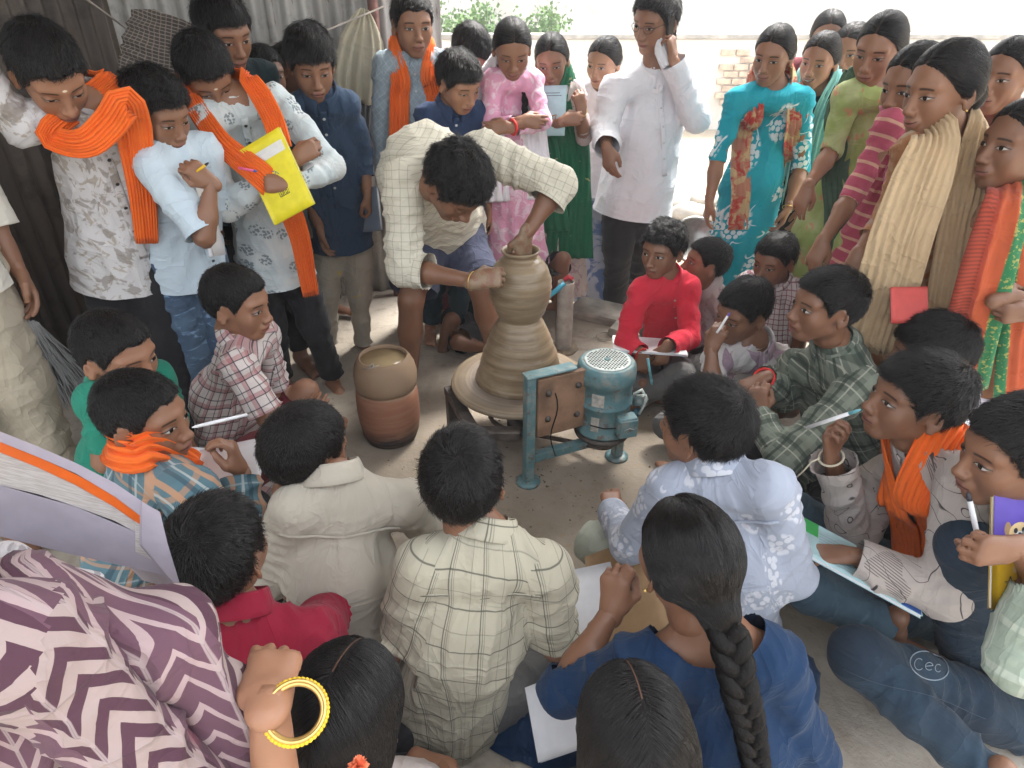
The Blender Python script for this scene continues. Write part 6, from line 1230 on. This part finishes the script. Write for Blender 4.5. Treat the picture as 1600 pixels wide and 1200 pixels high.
# puppy notebook
nb3 = notebook('violet and ochre notebook with a cartoon puppy gripped by the boy at the right edge', at(1546, 952, .88), at(1640, 940, .90), at(1528, 758, .98), 'ylo', .006)
for sd in (1, -1):
    Ax = np.stack([nb3.u, nb3.v, nb3.n]); MB().box(nb3.a + nb3.u * nb3.w * .5 + nb3.v * nb3.h * .76 + nb3.n * sd * .0046, (nb3.w * .99, nb3.h * .47, .0008), ax=Ax).build('violet_panel', M['vio'], nb3.root)
    b = MB(); cx, cy = nb3.w * .42, nb3.h * .60
    def dsk(x, y, rx, ry, lift, mi): b.add([nb3.a + nb3.u * (x + rx * math.cos(q)) + nb3.v * (y + ry * math.sin(q)) + nb3.n * sd * (.0052 + lift) for q in np.linspace(0, 6.283, 19)[:-1]], [tuple(range(18)) if sd > 0 else tuple(range(17, -1, -1))], mi)
    w0 = nb3.w
    dsk(cx, cy - w0 * .32, w0 * .11, w0 * .20, .0001, 0); dsk(cx, cy, w0 * .17, w0 * .15, .0004, 0); dsk(cx - w0 * .19, cy + w0 * .06, w0 * .055, w0 * .11, .0002, 1); dsk(cx + w0 * .19, cy + w0 * .06, w0 * .055, w0 * .11, .0002, 1); dsk(cx, cy - w0 * .05, w0 * .08, w0 * .07, .0007, 2)
    for q in (-1, 1): dsk(cx + q * w0 * .065, cy + w0 * .03, w0 * .032, w0 * .04, .0009, 3); dsk(cx + q * w0 * .055, cy - w0 * .55, w0 * .04, w0 * .06, .0002, 0)
    dsk(cx, cy - w0 * .02, w0 * .025, w0 * .018, .001, 3); b.build('puppy_print', [M['dogf'], M['tan'], M['pw'], M['ink']], nb3.root)
    st = [(math.cos(math.pi / 2 + k * 4 * math.pi / 5), math.sin(math.pi / 2 + k * 4 * math.pi / 5)) for k in range(6)]; glyph(nb3, nb3.w * .3, nb3.h * .2, nb3.w * .10, [st], 'ink', .0008, 'star_print', side=sd)
pen('clear pen stuck upright in the puppy notebook fist', at(1528, 840, .93), at(1512, 768, .97), 'penw', 'ink', .005)
notebook('folded blue and white notebook held upright by the boy in white', at(1510, 668, 1.52), at(1538, 676, 1.50), at(1514, 618, 1.56), 'lav', .02)
notebook('red notebook tucked before the beige dupatta', at(1392, 505, 1.70), at(1450, 505, 1.68), at(1402, 450, 1.76), 'redc', .008)
# the big open book at the left edge
def bigbook():
    root = empty('book', at(60, 760, .62)); tag(root, 'thick white covered book with an orange flyleaf held near the camera at the left edge', 'book')
    def slab(nm, T, B, mat, d0, d1):
        # band between top and bottom outlines, from depth d0 to d1
        v = []; n = len(T)
        for D in (d0, d1):
            for (x, y) in T: v.append(at(x, y, D) if D == d0 else at(x, y, d0) + nrm(at(60, 800, 1) - CAMP + V(-.25, .0, .0)) * (d1 - d0))
            for (x, y) in B: v.append(at(x, y, D) if D == d0 else at(x, y, d0) + nrm(at(60, 800, 1) - CAMP + V(-.25, .0, .0)) * (d1 - d0))
        f = []
        for i in range(n - 1): f.append((i, n + i, n + i + 1, i + 1)); f.append((2 * n + i, 2 * n + i + 1, 3 * n + i + 1, 3 * n + i)); f.append((i, i + 1, 2 * n + i + 1, 2 * n + i)); f.append((n + i, 3 * n + i, 3 * n + i + 1, n + i + 1))
        f.append((0, 2 * n, 3 * n, n)); f.append((n - 1, 2 * n - 1, 4 * n - 1, 3 * n - 1)); return obj(nm, v, f, M[mat], root, False)
    X_ = [-160, -60, 0, 60, 120, 180, 220, 246]
    def cv(y0, y1, y2, y3, y4, y5, y6, y7): return list(zip(X_, (y0, y1, y2, y3, y4, y5, y6, y7)))
    slab('cover', cv(600, 652, 674, 698, 724, 755, 782, 800), cv(618, 668, 690, 714, 740, 776, 806, 830), 'lav', .60, .85)
    slab('flyleaf', cv(618, 668, 690, 714, 742, 774, 800, 812), cv(636, 684, 706, 730, 758, 792, 820, 828), 'orc', .602, .845)
    slab('pages', cv(636, 684, 706, 730, 758, 792, 820, 828), cv(722, 745, 758, 772, 792, 814, 836, 850), 'pagess', .606, .84)
    slab('cover', [(-160, 722), (0, 758), (120, 792), (238, 842)], [(-160, 860), (0, 838), (120, 868), (262, 900)], 'lav', .604, .82)
    slab('pages', [(212, 792), (252, 822)], [(212, 862), (256, 884)], 'pagess', .603, .80)
    slab('spine', [(222, 784), (250, 800), (262, 850)], [(222, 852), (262, 900), (285, 925)], 'lav', .596, .80)
def pagesm():
    t = NT('page_edges'); p = t.geo(); x, y, z = t.sep(p); n = t.noise(t.comb(x * 60, y * 60, (z + x * .35) * 900), 1, 2); return t.out(t.mix(n.step(.3, .7), (.50, .47, .44), (.70, .68, .66)), .8)
M['pagess'] = pagesm(); bigbook()
# lap book and card under the middle
notebook('pale notebook with a violet spine before the braided girl', at(822, 1075, .95), at(1010, 1000, .93), at(845, 1120, .86) * 0 + at(900, 1135, .84), 'paper', .008)
notebook('large white sheet lying between the check shirt and the braided girl', at(880, 1060, 1.0), at(985, 1040, 1.0), at(880, 895, 1.28), 'paper', .002, 'sheet'); notebook('brown writing board under the white sheet', at(930, 1030, 1.02), at(1050, 990, 1.02), at(885, 885, 1.36), 'tan', .008, 'writing_board')
# bangles, threads, watch
def ring(label, P, side, mat, rr=.030, th=.003, off=.012, name='bangle', cat='bangle', n=26, wob=0.0):
    sh, e, w = P.arms[side]; d = nrm(w - e); c = w - d * off; a = nrm(np.cross(d, V(.3, .5, .8))); b_ = np.cross(d, a); b = MB(); b.tube([c + rr * (a * math.cos(q) + b_ * math.sin(q)) + d * wob * math.sin(q * 2) for q in np.linspace(0, 2 * math.pi, n)], th, 7, caps=False); o = b.build(name, M[mat], P.root, True); return o
ring('', H['e'], 'r', 'thr', .032, .005, .01, 'wrist_thread'); ring('', H['e'], 'r', 'ythr', .031, .003, .022, 'wrist_thread'); ring('', H['h'], 'r', 'ythr', .029, .003, .006, 'wrist_thread'); ring('', H['a'], 'r', 'thr', .026, .0035, -.006, 'wrist_thread'); ring('', H['K'], 'r', 'gold', .031, .002, .01, 'wrist_thread'); ring('', H['Q'], 'l', 'gold', .026, .002, .0); ring('', H['M'], 'l', 'gold', .026, .002, .0); ring('', H['L'], 'l', 'thr', .030, .006, .02)
b = MB(); p = H['h'].arms['r'][2]; b.tube([p + V(-.03, -.01, 0), p + V(-.05, -.012, -.01), p + V(-.062, -.012, -.035), p + V(-.075, -.01, -.06)], .002, 6); b.build('thread_end', M['ythr'], H['h'].root, True)
# yellow bangle of the woman, hanging loose round her wrist
P = H['t']; sh, e, w = P.arms['r']; c = at(462, 1112, .44); root = empty('bangle', c); tag(root, 'chunky yellow beaded bangle on the wrist at the lower left', 'bangle'); ax_ = nrm(V(.25, -.35, .9)); a_ = nrm(np.cross(ax_, V(0, 1, 0))); b2 = np.cross(ax_, a_); R_ = .031
b = MB()
for dz, rr in ((-.005, .0022), (.005, .0022)): b.tube([c + R_ * (a_ * math.cos(q) + b2 * math.sin(q)) + ax_ * dz for q in np.linspace(0, 2 * math.pi, 60)], rr, 8, caps=False)
b.tube([c + (R_ - .002) * (a_ * math.cos(q) + b2 * math.sin(q)) for q in np.linspace(0, 2 * math.pi, 60)], .0035, 8, caps=False); b.build('band', M['gold'], root, True)
M['bead'] = plain('yellow_beads', (.80, .52, .02), .3, var=.2, sc=80)
for k in range(46):
    q = 2 * math.pi * k / 46; b = MB(); p = c + (R_ + .0022) * (a_ * math.cos(q) + b2 * math.sin(q)); b.lathe(p, [(.0001, -.0032), (.0026, -.002), (.0034, 0), (.0026, .002), (.0001, .0032)], 8); b.build('bead', M['bead'], root, True)
# dupatta of the woman: one soft mass from shoulder to forearm
q_ = [at(-260, 960, .40), at(60, 985, .46), at(262, 1000, .48), at(345, 1100, .47), at(400, 1300, .43), at(80, 1300, .42)]
prs = [(q_[0], q_[1], .06, .055, None, 1, .04), (q_[1], q_[2], .055, .045, None, 1, .04), (q_[2], q_[3], .045, .036, None, 1, .04), (q_[3], q_[4], .036, .045, None, 1, .04), (q_[1], q_[5], .06, .10, None, 1, .05), (q_[0], q_[5], .06, .10, None, 1, .05)]
bn = [(at(-40, 960, .44), at(120, 1400, .40), .12, V(0, -1, 0))]; v, q, c3 = cloth_mesh(prs, bn, .0055, [], None, .006, None, seed=3, tor=(V(1, 0, 0), V(0, -1, 0)))
obj('dupatta', v, q, M['chev'], H['t'].root, True, {'cuv': c3})
q_ = [at(-200, 900, .48), at(20, 880, .52), at(150, 905, .52)]; prs = [(q_[0], q_[1], .03, .022, None, 1, .02), (q_[1], q_[2], .022, .012, None, 1, .02)]; v, q, c3 = cloth_mesh(prs, [(q_[0], q_[2], .04, V(0, -1, 0))], .005, [], None, .005, None, seed=5); obj('crinkled_cuff', v, q, M['silver'], H['t'].root, True, {'cuv': c3})
# orange flower in the hair of s
b = MB(); P = H['s']; c = at(560, 1200, .50); r = np.random.RandomState(3)
for k in range(26):
    a = r.uniform(0, 6.28); el = r.uniform(-.2, 1.3); d = V(math.cos(a) * math.cos(el), math.sin(a) * math.cos(el), math.sin(el)); s1 = nrm(np.cross(d, r.normal(0, 1, 3))); n_ = np.cross(d, s1); L0 = .016; b.add([c, c + d * L0 * .6 + s1 * .006, c + d * L0 + n_ * .003, c + d * L0 * .6 - s1 * .006], [(0, 1, 2), (0, 2, 3)])
b.build('flower', M['flo'], P.root)
# phone and spectacles of the man
P = H['O']; g_ = P.grip['l']; MB().box(P.hc + P.Mh @ (V(-.088, .0, -.01)), (.012, .07, .14), ax=P.Mh.T, bev=.004).build('x', M['phn']); o = bpy.data.objects['x']; o.name = 'phone'; tag(o, 'dark phone held to the ear of the man in white', 'phone')
b = MB()
for sx in (-1, 1): b.tube([P.hc + P.Mh @ (V(sx * .032 + .021 * math.cos(q), .092 - .010 * abs(math.cos(q)) * (1 if sx * math.cos(q) > 0 else 0), .006 + .015 * math.sin(q)) * P.s) for q in np.linspace(0, 6.283, 22)], .0014, 6, caps=False); b.tube([P.hc + P.Mh @ (V(sx * .053, .084, .010) * P.s), P.hc + P.Mh @ (V(sx * .078, .0, .012) * P.s)], .0013, 6)
b.tube([P.hc + P.Mh @ (V(-.011, .094, .01) * P.s), P.hc + P.Mh @ (V(.011, .094, .01) * P.s)], .0013, 6); b.build('spectacles', M['frm'], P.root, True)
# earrings
for k in ('q', 'Q', 'V', 'T'):
    P = H[k]
    for sx in (-1, 1): b = MB(); b.lathe(P.hc + P.Mh @ (V(sx * .080, -.004, -.036) * P.s), [(.0001, -.004), (.004, -.001), (.004, .001), (.0001, .004)], 10); b.build('earring', M['gold'], P.root, True)
# embroidered patch on the jeans
from mathutils.bvhtree import BVHTree
def hits(P, pix, off=.002):
    v, q, c = P.bot; t = BVHTree.FromPolygons([Vector(x) for x in v], [tuple(map(int, f)) for f in q]); out = []
    for px, py in pix:
        d = nrm(ray(px, py)); h = t.ray_cast(Vector(CAMP), Vector(d))
        if h[0] is not None: out.append(np.array(h[0]) - d * off)
    return out
M['seamt'] = plain('seam_thread', (.06, .08, .11), .8); P = H['i']; M['patch'] = plain('patch_thread', (.30, .36, .42), .8); M['patchd'] = plain('patch_cloth', (.012, .015, .03), .9)
def stroke(pix, r, mat, name):
    pts = hits(P, pix)
    if len(pts) > 2: b = MB(); b.tube(pts, r, 5); b.build(name, M[mat], P.root, True)
stroke([(1452 + 30 * math.cos(q), 1040 + 22 * math.sin(q) + 6 * math.cos(q)) for q in np.linspace(0, 6.283, 30)], .0013, 'patch', 'patch_ring')
for ox, kind in ((-16, 'C'), (0, 'e'), (14, 'c')):
    s_ = 9 if kind == 'C' else 6
    if kind == 'e': pp_ = [(1452 + ox - 5, 1041 + ox * .2), (1452 + ox + 5, 1040 + ox * .2)] + [(1452 + ox + s_ * math.cos(q), 1041 + ox * .2 - s_ * math.sin(q)) for q in np.linspace(.2, 5.4, 12)]
    else: pp_ = [(1452 + ox + s_ * .8 * math.cos(q), 1041 + ox * .2 - s_ * math.sin(q)) for q in np.linspace(.8, 5.5, 12)]
    stroke(pp_, .0009, 'patch', 'patch_letter')
stroke([(1318 + k * 6, 1046 + k * 2.0 + 4 * math.sin(k * .2)) for k in range(38)], .0008, 'seamt', 'seam')

# things hung on the wall
def hung(label, pts, width, mat, cat, name, nrm_=V(.3, -1, 0), folds=5, amp=.012):
    o = ribbon(pts, [nrm_] * len(pts), width, folds, amp, .004, mat=M[mat], name=name, seed=3); tag(o, label, cat); return o
hung('old cream towel hanging over a rope on the zinc wall', [at(568, 15, 3.60), at(566, 60, 3.56), at(562, 110, 3.55), at(558, 160, 3.56)], [.05, .20, .25, .24], 'oldc', 'towel', 'hanging_towel')
b = MB(); pr_ = [at(110, -20, 2.6), at(150, 10, 2.75), at(200, 46, 2.9), at(330, 90, 3.1), at(480, 60, 3.4), at(600, 10, 3.6)]; b.tube(pr_, .004, 6); tag(b.build('rope', M['stone'], None, True), 'thin rope slung across the zinc wall', 'rope')
hung('dark checked blanket slung over the rope behind the curly haired boy', [at(196, 60, 2.72), at(235, 75, 2.72), at(290, 90, 2.76), at(330, 115, 2.8)], [.20, .26, .24, .12], 'mat', 'blanket', 'blanket', V(.2, -1, .2), 4, .012)
hung('grey cloth hanging down between the towel and the navy shirt', [at(560, 150, 3.60), at(556, 230, 3.60), at(560, 330, 3.62)], [.14, .16, .12], 'grey', 'cloth', 'hanging_cloth')
root = empty('rag_mop', at(58, 520, 2.15)); tag(root, 'bundle of grey cord strands hanging by the timber post', 'mop'); r = np.random.RandomState(9)
b = MB()
for k in range(150):
    x = r.normal(0, 1); p = at(48 + 12 * x * .5, 508 + r.uniform(-8, 8), 2.15) ; pts = [p]; dx = x * .028 + r.normal(0, .02)
    for i in range(5): p = p + V(dx * .5 + r.normal(0, .008), r.normal(0, .006), -.052 - r.uniform(0, .022)); pts.append(p)
    b.tube(pts, .0026, 4, caps=False)
o = b.build('strand_bundle', M['fringe'], root, True); o['kind'] = 'stuff'
b = MB(); p = at(55, 515, 2.17); b.tube([p + V(0, .01, 0), at(150, 640, 2.35)], .012, 8); b.build('handle', M['wood'], root, True)
